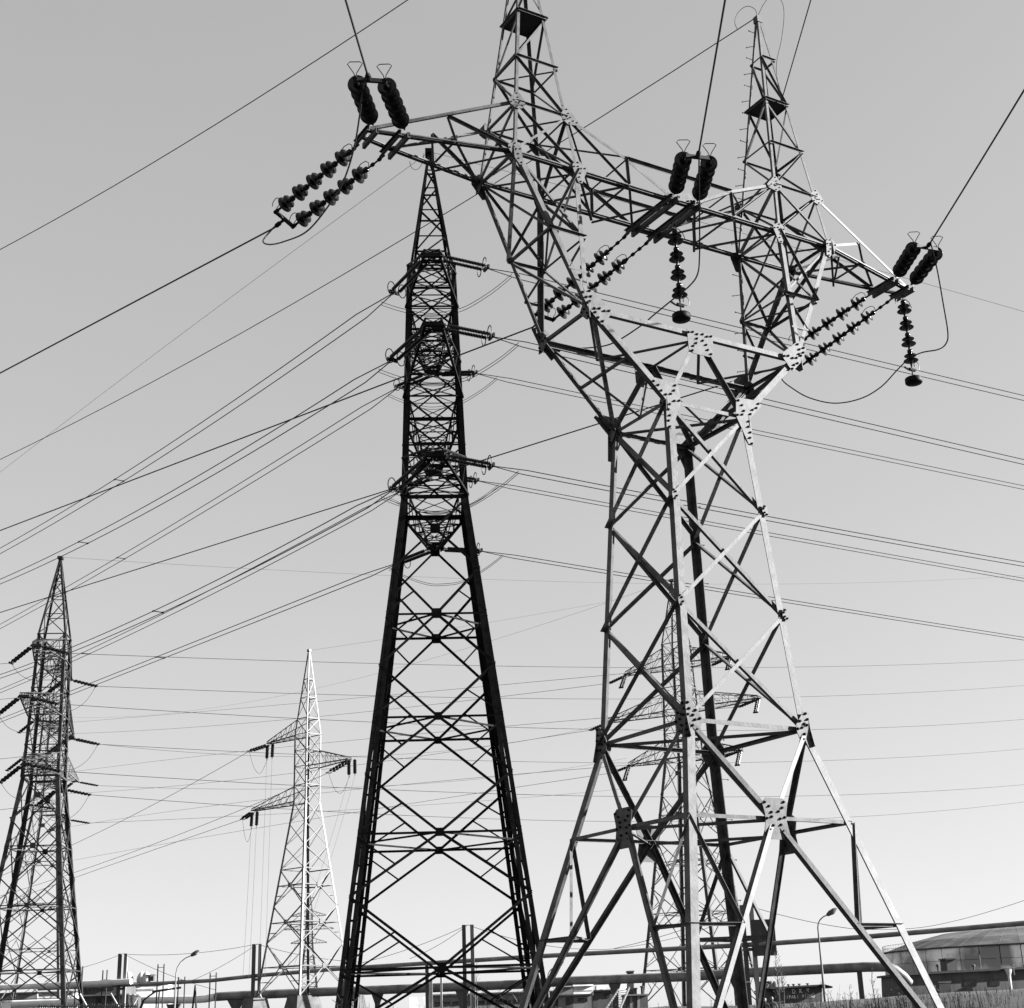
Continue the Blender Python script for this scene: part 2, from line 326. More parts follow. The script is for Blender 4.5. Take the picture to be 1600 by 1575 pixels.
# things once per side
for sx in (-1, 1):
    nx_ = ex*sx
    F_, B_ = (lambda c: nd(c, sx, -1)), (lambda c: nd(c, sx, 1))
    # body X panels on the x faces, rings
    for a, b_ in (('knee', 'L2'), ('L2', 'L1'), ('L1', 'waist')):
        mem('face_brace', F_(b_), B_(a), nx_, .08, sx, .013 if sx < 0 else -.03, low=True); mem('face_brace', B_(b_), F_(a), nx_, .065, -sx, -.028)
    for c, w_ in (('knee', .065), ('waist', .065)): mem('ring_tie', F_(c), B_(c), nx_, w_, sx, -.02)
    mem('fork_tie', F_('E'), B_('E'), nx_, .06, 1, .0)
    mem('fork_brace', F_('E'), B_('waist'), nx_, .07, 1, -.02)
    mem('fork_brace', B_('E'), nd('waist', sx, 1).lerp(nd('waist', sx, -1), .5) + ex*0, nx_, .05, -1, -.03)
    mem('fork_tie', F_('WE'), B_('WE'), nx_, .05, 1, -.02)
    # outer face of the fork and peak
    for o in 'OI':
        n2 = nx_ if o == 'O' else -nx_; fl = 1 if o == 'O' else -1
        mem('fork_tie', F_('M'+o), B_('M'+o), n2, .05, fl, -.02)
        mem('fork_brace', F_('B'+o), B_('M'+o), n2, .06 if o == 'O' else .05, fl, .012); mem('fork_brace', B_('B'+o), F_('M'+o), n2, .05, -fl, -.03)
        mem('fork_brace', B_('M'+o), F_('E'), n2, .05, fl, -.02)
        mem('peak_brace', B_('B'+o), F_('T'+o), n2, .055, fl, .01); mem('peak_brace', F_('B'+o), B_('T'+o), n2, .045, -fl, -.03)
        mem('peak_tie', F_('B'+o), B_('B'+o), n2, .05, fl, -.02)
        for a, b_ in (('T', 'D'), ('D', 'P'), ('P', 'Q')):
            mem('peak_tie', F_(a+o), B_(a+o), n2, .042, fl, .01)
            if a == 'D': mem('peak_brace', B_(a+o), F_(b_+o), n2, .04, fl, -.02)
            else: mem('peak_brace', B_(b_+o), F_(a+o), n2, .04, fl, -.02)
        mem('peak_tie', F_('Q'+o), B_('Q'+o), n2, .036, fl, .01)
    # fork inside plan braces
    mem('plan_tie', F_('MO'), B_('MI'), ez, .04, 1, -.05); mem('plan_tie', F_('BO'), B_('BI'), ez, .045, 1, -.05)
    mem('plan_tie', F_('BI'), B_('BO'), ez, .045, 1, -.11)
    mem('plan_tie', F_('TI'), B_('TO'), ez, .04, 1, -.05); mem('plan_tie', F_('DI'), B_('DO'), ez, .035, 1, -.05)
    # crossarm bottom lacing
    P = [B_('BO'), F_('A'), B_('EI')]
    for a, b_, w_, o in ((F_('A'), B_('A'), .05, -.04), (F_('A'), B_('BO'), .055, -.1), (F_('A'), B_('EI'), .055, -.04), (F_('BO'), B_('A'), .045, -.16)):
        mem('crossarm_lacing', a, b_, ez, w_, 1, o+.05)
    mem('crossarm_lacing', F_('N'), B_('BI'), ez, .055, 1, -.05); mem('crossarm_lacing', F_('N'), B_('N'), ez, .055, 1, -.0)
    mem('crossarm_lacing', F_('N'), B_('CO'), ez, .05, 1, -.1); mem('crossarm_lacing', F_('BI'), B_('N'), ez, .055, -1, -.1)
    mem('crossarm_lacing', F_('CO'), B_('N'), ez, .05, 1, -.15)
    mem('crossarm_lacing', F_('TM'), B_('TM'), ez, .04, 1, 0)
    mem('crossarm_lacing', F_('TM'), B_('TI'), ez, .04, 1, .03); mem('crossarm_lacing', B_('TM'), F_('TI'), ez, .04, 1, -.05)
    # doubled channels carrying the centre strings and the arm-tip beams
    for c, w_, ext in (('CO', .07, .12), ('EO', .06, .1), ('EI', .07, .1)):
        b = MB(); a0, b0 = F_(c), B_(c); d = (b0-a0).normalized()
        for o in (-.055, .055):
            b.prof(a0-d*ext+ex*o-ez*.02, b0+d*ext+ex*o-ez*.02, ex*(1 if o > 0 else -1), -ez, [(0, 0), (.05, 0), (.05, .01), (.01, .01), (.01, .09), (.05, .09), (.05, .1), (0, .1)])
        b.build('hanger_beam', M['zinc'], tower)
    # platform in each peak
    q = [nd('PO', sx, -1), nd('PI', sx, -1), nd('PI', sx, 1), nd('PO', sx, 1)]
    cc = sum(q, V())/4
    b = MB(); pts = []
    for i in range(4):
        a0 = cc + (q[i]-cc)*1.1; c0 = cc + (q[(i+1) % 4]-cc)*1.1
        if i == (0 if sx > 0 else 2) and sx > 0:       # bite cut for the cable at the sunny corner
            v0 = (cc-a0).normalized(); r_ = .085; pv = (q[3]-a0).normalized(); nxv = (q[1]-a0).normalized()
            for k_ in range(7):
                t_ = k_/6; pts.append(a0 + (pv*(1-t_)+nxv*t_).normalized()*r_ + v0*.03)
        else: pts.append(a0)
    k_ = len(pts); b.add([p_+ez*.01 for p_ in pts] + [p_+ez*.03 for p_ in pts], [tuple(range(k_)), tuple(range(2*k_-1, k_-1, -1))] + [(i, (i+1) % k_, k_+(i+1) % k_, k_+i) for i in range(k_)])
    b.build('platform', M['plat'], tower)
    # peak head
    b = MB(); c = nd('apO', sx, 0) - ex*sx*.035; b.box(c-ez*.03, .13, .13, .15, PHI); b.build('peak_cap', M['zinc_lt'], tower)
for sy in (-1, 1):
    ny_ = ey*sy
    L_, R_ = (lambda c: nd(c, -1, sy)), (lambda c: nd(c, 1, sy))
    for a, b_ in (('knee', 'L2'), ('L2', 'L1'), ('L1', 'waist')):
        mem('face_brace', L_(a), R_(b_), ny_, .062, sy, .013); mem('face_brace', R_(a), L_(b_), ny_, .062, -sy, -.028)
    for c in ('knee', 'waist'): mem('ring_tie', L_(c), R_(c), ny_, .065, -sy, -.02)
    mem('window_tie', L_('E'), R_('E'), ny_, .085, sy, .0)
    b = MB(); P, Q = L_('BI'), R_('BI')
    channel(b, P, Q, -ny_, .15); b.build('crossarm_chord', M['zinc'], tower)
    mem('crossarm_chord', nd('TM', -1, sy), nd('TM', 1, sy), ny_, .06, 1, 0, dk=True)
    for s2 in (-1, 1): mem('window_strut', nd('CP', 1, sy), nd('waist', s2, sy), ny_, .075, s2*sy, .012 if s2 < 0 else -.1, dk=s2 > 0)
# cross ties inside
mem('plan_tie', nd('knee', -1, 1), nd('knee', 1, -1), ez, .06, 1, -.05)
mem('plan_tie', nd('waist', -1, 1), nd('waist', 1, -1), ez, .06, 1, -.05)
mem('plan_tie', nd('CP', 1, -1), nd('CP', 1, 1), ez, .06, 1, -.05)
for s2 in (-1, 1):
    mem('plan_tie', nd('CP', 1, -1), nd('Q4', s2, 1), ez, .055, 1, -.1)
    mem('plan_tie', nd('E', s2, -1), nd('Q4', s2, 1), ez, .05, 1, -.1)
    mem('plan_tie', nd('waist', s2, -1).lerp(nd('waist', s2, 1), .5), nd('CP', 1, 1), ez, .045, 1, -.05)
# gusset plates
for sx, sy in L4:
    p = lambda c: nd(c, sx, sy); fx = lambda c: nd(c, sx, -sy); fy = lambda c: nd(c, -sx, sy)
    for n, o, fc in ((ey*sy, fy, p('FY')), (ex*sx, fx, p('FX'))):
        # tilt of the faces is small, so the plates stand across the plain face normals
        gusset(p('knee'), n, [(p('L2'), .27, .05, 3), (p('R1'), .30, .05, 3), (fc, .24, .05, 2), (o('L2'), .22, .045, 2), (o('knee'), .24, .045, 2)], off=.03, sp=.09, br=.015)
        for c, u_, d_ in (('L2', 'L1', 'knee'), ('L1', 'waist', 'L2')) if n.dot(ey) < -.5 else ():
            gusset(p(c), n, [(p(u_), .10, .025, 1), (p(d_), .10, .025, 1), (o(u_), .08, .02, 1), (o(d_), .08, .02, 1)], off=.03, sp=.06, br=.012)
    n = ey*sy
    gusset(p('waist'), n, [(p('L1'), .52, .055, 5), (p('E'), .42, .055, 4), (nd('CP', 1, sy), .34, .05, 3), (fy('waist'), .24, .045, 2)], off=.03, sp=.1, br=.014)
    gusset(p('waist'), ex*sx, [(p('L1'), .2, .04, 2), (fx('waist'), .16, .04, 1), (p('E'), .16, .04, 2)], off=.03)
    gusset(p('E'), n, [(p('waist'), .34, .05, 3), (p('MO'), .30, .045, 3), (p('MI'), .32, .045, 3), (nd('CP', 1, sy), .40, .05, 4)], off=.03, sp=.095, br=.015)
    gusset(p('E'), ex*sx, [(p('waist'), .2, .05, 2), (p('MO'), .2, .05, 2), (fx('E'), .2, .05, 2)], off=.02)
    gusset(p('TO'), n, [(p('DO'), .17, .035, 3), (p('BO'), .15, .035, 2), (p('TT'), .16, .04, 2), (p('TI'), .16, .035, 2), (p('BI'), .16, .03, 2)], off=.02, sp=.075, br=.0085)
    gusset(p('TI'), n, [(p('DI'), .17, .035, 3), (p('BI'), .15, .035, 2), (p('TM'), .22, .035, 3), (p('TO'), .14, .035, 2), (p('BO'), .13, .03, 2)], off=.02, sp=.075, br=.0085)
    gusset(p('BO'), n, [(p('TO'), .12, .035, 1), (p('MO'), .30, .04, 4), (p('A'), .13, .035, 2), (p('BI'), .13, .035, 2)], off=.02, sp=.08, br=.0095)
    gusset(p('BI'), n, [(p('TI'), .12, .035, 1), (p('MI'), .30, .04, 4), (p('N'), .15, .035, 2), (p('BO'), .13, .035, 2)], off=.02, sp=.08, br=.0095)
    gusset(p('BO'), ex*sx, [(p('MO'), .2, .05, 2), (fx('BO'), .2, .05, 2), (p('TO'), .15, .04, 1)], off=.02, sp=.075, br=.0085)
for sy in (-1, 1):
    n = ey*sy; c = nd('CP', 1, sy)
    gusset(c, n, [(nd('E', -1, sy), .27, .045, 3), (nd('E', 1, sy), .27, .045, 3), (nd('waist', -1, sy), .42, .055, 4), (nd('waist', 1, sy), .42, .055, 4)], off=.03, sp=.09)
    c = nd('FY', 1, sy)
    gusset(c, n, [(nd('knee', -1, sy), .32, .055, 3), (nd('knee', 1, sy), .32, .055, 3), (nd('RY', -1, sy), .34, .06, 3), (nd('RY', 1, sy), .34, .06, 3), (nd('R1', 1, sy), .2, .05, 2), (nd('R1', -1, sy), .2, .05, 2)], off=.03, sp=.09)
    gusset(nd('CO', 1, sy).lerp(nd('CO', -1, sy), .5), n, [(nd('CO', -1, sy), .34, .05, 4), (nd('CO', 1, sy), .34, .05, 4), (nd('TM', 1, sy), .2, .09, 0), (nd('TM', -1, sy), .2, .09, 0)], off=.02, sp=.07, br=.012)
for sx in (-1, 1):
    c = nd('FX', sx, 1)
    gusset(c, ex*sx, [(nd('knee', sx, -1), .32, .055, 3), (nd('knee', sx, 1), .32, .055, 3), (nd('RX', sx, -1), .34, .06, 3), (nd('RX', sx, 1), .34, .06, 3), (nd('R1', sx, 1), .2, .05, 2), (nd('R1', sx, -1), .2, .05, 2)], off=.03, sp=.09)
# climbing pegs up one leg and one peak
b = MB()
def pegs(P, Q, n, step):
    m = int((Q-P).length/step)
    for i in range(1, m):
        c = P.lerp(Q, i/m); d = n[i % 2]
        b.tube([c, c+d*.13], .007, 5); b.tube([c+d*.13, c+d*.145], .014, 5)
pegs(nd('foot', 1, 1), nd('waist', 1, 1), (ex, ey), .34)
pegs(nd('E', 1, 1), nd('BI', 1, 1), (-ex, -ex*.7+ey*.7), .34); pegs(nd('BI', 1, 1), nd('apI', 1, 1), (-ex, -ex*.7+ey*.7), .3)
tag(b.build('step_pegs', M['zinc'], tower), kind='stuff')
for sx, sy in L4:
    P = nd('foot', sx, sy); b = MB(); zb = gz(P.x, P.y)-.3
    b.lathe((P.x, P.y, zb), ez, [(0, .42), (P.z-zb-.02, .33)], 4); b.build('footing', M['conc'], tower)
# ------------------------------------------------------------------ insulators of the near tower
UL = .36
def unit_mesh():
    b = MB()
    b.lathe((0, 0, 0), (1, 0, 0), [(0, .026), (.012, .05), (.05, .056), (.075, .05), (.085, .034), (.10, .036), (.112, .05), (.130, .122), (.139, .130), (.145, .122),
        (.134, .05), (.150, .04), (.185, .038), (.20, .05), (.214, .07), (.238, .150), (.247, .155), (.254, .146), (.240, .06), (.262, .045), (.30, .036), (.315, .03), (.335, .026), (.36, .022)], 18)
    me = bpy.data.meshes.new('insulator_unit'); me.from_pydata(b.v, [], b.f)
    for p in me.polygons: p.use_smooth = True
    try: me.set_sharp_from_angle(angle=math.radians(60))
    except Exception: pass
    me.materials.append(M['porc']); return me
UM = unit_mesh()
def rotx(d):
    return V(d).normalized().to_track_quat('X', 'Z').to_euler()
def units(parent, P, d, n, pitch=UL, sc=1.):
    for i in range(n):
        o = bpy.data.objects.new('insulator_unit', UM); put(o, parent, P + d*(pitch*i)); o.rotation_euler = rotx(d); o.scale = (pitch/UL, .93*sc, .93*sc)
def horn(parent, P, d, side, kind):
    b = MB()
    s = (side - d*side.dot(d)).normalized(); t = d.cross(s)
    if kind == 'loop':     # triangular wire loop
        q = [P, P + s*.10 - t*.02, P + s*.24 - t*.11, P + s*.265 - t*.07, P + s*.27 + t*.07, P + s*.24 + t*.11, P + s*.10 + t*.02, P]
    elif kind == 'hoop':
        q = [P + s*(.16 + .10*math.cos(a)) + d*(.10*math.sin(a)) + t*0 for a in [math.radians(180-30*i) for i in range(10)]]; q = [P] + q
    else:                  # bent rod
        q = [P, P + s*.10 - d*.01, P + s*.17 + d*.05, P + s*.19 + d*.16, P + s*.15 + d*.27]
    b.tube(q, .0075, 5); b.build('arcing_horn', M['cable'], parent)
def strings(label, ends, group, n=5, yoke=True, hk=('rod', 'hoop'), side=ez, cat='insulator string'):
    """a pair of tension strings sharing one yoke; ends = [(attachment, far end), ...]"""
    root = thing('tension_insulator_set', ends[0][0].lerp(ends[1][0], .5), label, cat, group); tips = []
    for A, B in ends:
        d = (B-A).normalized(); L = (B-A).length; ln = max(.12, L - n*UL - .12)
        b = MB(); b.tube([A, A+d*ln], .016, 6)
        x = .08
        while x < ln-.04: b.lathe(A+d*x, d, [(0, .018), (.02, .033), (.07, .033), (.09, .018)], 8); x += .17
        b.tube([A+d*ln, B], .022, 6)
        st_ = b.build('insulator_string', M['bolt'], root)
        units(st_, A+d*ln, d, n)
        horn(st_, A+d*(ln-.02), d, side, hk[0]); horn(st_, B-d*.03, d if hk[1] == 'loop' else -d, side, hk[1])
        tips.append(B)
    if yoke:
        b = MB(); b.bar(tips[0], tips[1], .045, .06); m = (tips[0]+tips[1])/2; d = ((ends[0][1]-ends[0][0])+(ends[1][1]-ends[1][0])).normalized()
        for t in tips: b.tube([t-d*.06, t+d*.03], .035, 8)
        b.tube([m, m+d*.32], [.03, .018], 6); b.lathe(m+d*.1, d, [(0, .02), (.03, .04), (.12, .04), (.16, .02)], 8)
        b.build('yoke_plate', M['bolt'], root); return root, m+d*.32, d
    return root
VL = hdir(-1900, 1560); DF = -rdir(865, 1381)
PH = {}
def mid(a, b): return a.lerp(b, .5)
# strings reaching to the left and away
for key, c0, c1, s0, s1, pe, lab in (
  ('L', 'EO', 'EI', -1, -1, ((431, 331), (458, 354)), 'pair of long insulator strings slanting down left from the left arm tip'),
  ('C', 'CO', 'CO', -1, 1, ((838, 491), (864, 500)), 'pair of long insulator strings slanting down behind the tower fork from the crossarm centre'),
  ('R', 'EI', 'EO', 1, 1, ((1241, 540), (1250, 573)), 'pair of long insulator strings slanting down left from the right arm tip')):
    A0 = nd(c0, s0, 1) + ey*.1 - ez*.06; A1 = nd(c1, s1, 1) + ey*.1 - ez*.06
    B0 = inplane(A0, VL, *pe[0]); B1 = inplane(A1, VL, *pe[1])
    _, m, d = strings(lab, [(A0, B0), (A1, B1)], 'long tension strings of the near pylon')
    PH[key+'b'] = (m, d)
for key, c0, c1, s0, s1, pe, lab in (
  ('L', 'EO', 'EI', -1, -1, ((555, 124), (601, 127)), 'pair of thick end-on insulator strings rising over the left arm tip'),
  ('C', 'CO', 'CO', -1, 1, ((1069, 243), (1110, 248)), 'pair of thick end-on insulator strings rising over the middle of the crossarm'),
  ('R', 'EI', 'EO', 1, 1, ((1430, 384), (1466, 390)), 'pair of thick end-on insulator strings rising over the right arm tip')):
    A0 = nd(c0, s0, -1) - ey*.1; A1 = nd(c1, s1, -1) - ey*.1; L_ = .25 + 5*UL + .12
    e_ = []
    for A, pp in ((A0, pe[0]), (A1, pe[1])):
        t_ = along(A, DF, *pp); # point along the conductor direction nearest to the photographed end
        q = A + DF*L_; h = V((DF.x, DF.y, 0)).normalized()
        dd = (inplane(A, (rdir(*pp)*1).cross(ez).cross(ez).normalized(), *pp) - A) if False else None
        # keep the length, tilt so that the end lies on its sight line
        r = rdir(*pp); o = V((0, 0, CH)); w0 = o - A; bq = r.dot(w0); cq = w0.dot(w0) - L_*L_; disc = bq*bq - cq
        e_.append(o + r*(-bq - math.sqrt(disc)) if disc > 0 else q)
    _, m, d = strings(lab, [(A0, e_[0]), (A1, e_[1])], 'end-on tension strings of the near pylon', hk=('rod', 'loop'))
    PH[key+'f'] = (m, d)
# the two hanging jumper strings with weights
def hang(label, top, n, key):
    root = thing('suspension_insulator', top, label, 'insulator string', 'jumper strings hanging from the crossarm'); d = -ez
    b = MB(); b.tube([top, top+d*.14], .014, 6); b.build('top_link', M['bolt'], root)
    b = MB(); b.tube([top+d*(.1+n*UL), top+d*(.38+n*UL)], .016, 6)
    b.lathe(top+d*(.2+n*UL), ex, [(-.07, .035), (.07, .035)], 8); b.build('hanger_rod', M['bolt'], root)
    units(root, top+d*.12, d, n)
    for s_ in (1, -1):
        b = MB(); a = top+d*.1; b.tube([a, a+ex*.08*s_+ez*.02, a+ex*.17*s_-ez*.03, a+ex*.22*s_-ez*.14], .008, 5); b.build('arcing_horn', M['cable'], root)
    a = top+d*(.14+n*UL)
    b = MB(); b.tube([a+ex*(.14+.07*math.cos(t))+ez*(.05+.09*math.sin(t)) for t in [math.radians(200-32*i) for i in range(11)]], .008, 5)
    b.tube([a-ez*.06, a-ex*.1-ez*.08, a-ex*.2-ez*.04], [.02, .016, .022], 6); b.build('arcing_horn', M['cable'], root)
    q = top+d*(.36+n*UL)
    b = MB(); b.lathe(q, d, [(0, .06), (.015, .15), (.03, .165), (.12, .165), (.135, .15), (.15, .04)], 20); b.build('balance_weight', M['bolt'], root, True)
    return top+d*(.2+n*UL)
JC = hang('string of dark discs with a round weight hanging from the middle of the crossarm', mid(nd('CO', 1, -1), nd('CO', 1, 1))-ez*.1, 4, 'C')
JR = hang('string of dark discs with a round weight hanging from the right arm tip', mid(nd('EO', 1, -1), nd('EO', 1, 1))-ez*.1, 4, 'R')
# ------------------------------------------------------------------ wires
SPC = {'left0': (11, ), 'left1': (13, ), 'left2': (9, )}
def wire(name, label, P, h, pix, r, cat='cable', group=None, parent=None, far=1.25, n=28, mt='cable', pair=0., side_=''):
    """sagging wire from P in the vertical plane along h through sight lines of the photo, running on past the last"""
    pts = [(0., P.z)]
    for q in pix:
        X = inplane(P, h, *q); pts.append(((X-P).dot(h), X.z))
    s0, s1 = 0, pts[-1][0]*far
    if len(pts) == 2: co = lambda s: pts[0][1] + (pts[1][1]-pts[0][1])*s/pts[1][0]
    else:
        (a, za), (b_, zb), (c_, zc) = pts[0], pts[1], pts[-1]
        co = lambda s: za*(s-b_)*(s-c_)/((a-b_)*(a-c_)) + zb*(s-a)*(s-c_)/((b_-a)*(b_-c_)) + zc*(s-a)*(s-b_)/((c_-a)*(c_-b_))
    line = [P + h*(s1*i/n) + ez*(co(s1*i/n)-P.z) for i in range(n+1)]
    if pair:
        e = V((-h.y, h.x, 0)); root = thing(name, P, label, cat, group)
        for s_ in (-.5, .5):
            b = MB(); b.tube([P] + [q + e*(pair*s_) for q in line[1:]], r, 5); b.build('conductor', M[mt], root)
        for i in (SPC.get(side_, ()) ):
            b = MB(); q = line[i]; b.tube([q-e*pair*.5, q+e*pair*.5], r*1.1, 4); b.lathe(q-e*pair*.5-h*.1, h, [(0, r*2), (.2, r*2)], 6); b.lathe(q+e*pair*.5-h*.1, h, [(0, r*2), (.2, r*2)], 6); b.build('spacer', M[mt], root)
        return line
    b = MB(); b.tube(line, r, 5); o = b.build(name, M[mt], parent)
    if parent is None: tag(o, label, cat, group)
    return line
def sline(name, label, pts, r, mt='cable', n=8, cat='cable', group=None, parent=None):
    """smooth cable through given points (Catmull-Rom)"""
    q = [pts[0]] + pts + [pts[-1]]; out = []
    for i in range(1, len(q)-2):
        a, b, c, d = q[i-1:i+3]
        for k in range(n):
            t = k/n; out.append(.5*((2*b) + (c-a)*t + (2*a-5*b+4*c-d)*t*t + (3*b-a-3*c+d)*t*t*t))
    out.append(pts[-1]); m = MB(); m.tube(out, r, 6); o = m.build(name, M[mt], parent, True)
    if parent is None: tag(o, label, cat, group)
    return o
gL = 'phase wires leaving the near pylon to the left'; gF = 'phase wires passing overhead from the near pylon'
for k, y0, lab in (('L', 583, 'thick black wire sloping down left from the left arm tip strings to the frame edge'),
                   ('C', 829, 'black wire from the centre strings running down left behind the dark pylon'),
                   ('R', 957, 'black wire from the right arm strings running low and left behind the dark pylon')):
    P, d = PH[k+'b']; wire('phase_wire', lab, P, VL, [(0, y0)], .0155, 'power line', gL, far=2.2)
for k, (px, py), lab in (('L', (540, 0), 'black wire from the left end-on insulators to the top edge'),
                  ('C', (1133, 0), 'black wire from the centre end-on insulators up to the top edge'),
                  ('R', (1600, 141), 'black wire from the right end-on insulators to the right edge')):
    P, d = PH[k+'f']; q = along(P, DF, px, py); r = rdir(px, py)
    L_ = (q-P).length; e1 = V((0, 0, CH)) + r*((q-V((0, 0, CH))).length)
    dd = (e1-P).normalized(); b = MB()
    b.tube([P + dd*(t_) - ez*(.0012*t_*(L_-t_) if t_ < L_ else 0) for t_ in [i*1.0 for i in range(0, 30)]], .0155, 6)
    tag(b.build('phase_wire', M['cable']), lab, 'power line', gF)
def jump(label, A, B, pix, Y0=None, Y1=None, via=None):
    """jumper cable: photo trace carried from the depth of A to that of B"""
    k = len(pix); pts = [A]
    for i, q in enumerate(pix):
        t = (i+1)/(k+1)
        if via: j, Pv = via; Y = (A.y + (Pv.y-A.y)*(i/j)) if i <= j else (Pv.y + (B.y-Pv.y)*((i-j)/(k-j)))
        else: Y = A.y + (B.y-A.y)*t
        pts.append(ray(q[0], q[1], Y))
    pts.append(B); sline('jumper_cable', label, pts, .0135, group='jumper cables of the near pylon')
jump('jumper cable looping from the left long strings up to the end-on insulators', PH['Lb'][0], PH['Lf'][0],
     [(411, 376), (421, 382), (445, 377), (480, 361), (513, 322), (537, 282), (553, 232), (562, 180), (567, 138)])
jump('jumper cable under the middle of the crossarm held by the hanging string', PH['Cb'][0], PH['Cf'][0],
     [(834, 517), (860, 533), (892, 543), (925, 543), (958, 536), (1000, 510), (1024, 490), (1056, 464), (1078, 446), (1090, 428), (1093, 398), (1093, 340), (1092, 280)], via=(7, JC))
jump('jumper cable sagging in a wide bow under the right arm tip', PH['Rb'][0], PH['Rf'][0],
     [(1221, 591), (1240, 608), (1266, 622), (1304, 630), (1344, 623), (1376, 605), (1402, 578), (1420, 561), (1440, 551), (1466, 546), (1478, 537), (1481, 520), (1474, 476), (1464, 420)], via=(7, JR))
apL, apR = nd('apO', -1, 0)+ez*.06-ex*-.035, nd('apO', 1, 0)+ez*.06-ex*.035
wire('shield_wire', 'thin wire across the upper left sky from the hidden left peak', apL, VL, [(637, 0), (0, 390)], .011, 'power line', 'ground wires of the near pylon', far=2)
wire('shield_wire', 'thin wire running down left across the sky from the tip of the right peak', apR, VL, [(920, 195), (0, 718)], .011, 'power line', 'ground wires of the near pylon', far=2)
P = nd('PO', 1, -1).lerp(nd('PI', 1, -1), .3) + ez*.03; q = along(P, DF, 1259, 0)
b = MB(); b.tube([P + (q-P).normalized()*t for t in (0, 2, 6, 12, 20, 28)], .011, 5); tag(b.build('shield_wire', M['cable']), 'thin wire from the right peak platform up to the top edge', 'power line')
sline('bonding_wire', 'small wire loop beside the tip of the right peak', [apR] + [ray(x, y, apR.y) for x, y in ((1179, 14), (1166, 10), (1153, 20), (1148, 34), (1152, 46))] , .006)
sline('bonding_wire', 'large thin wire loop from the right peak tip down to its platform', [apR] + [ray(x, y, apR.y-.2) for x, y in ((1194, 5), (1206, -6), (1220, 0), (1225, 22), (1221, 62), (1213, 105))] + [P], .006)
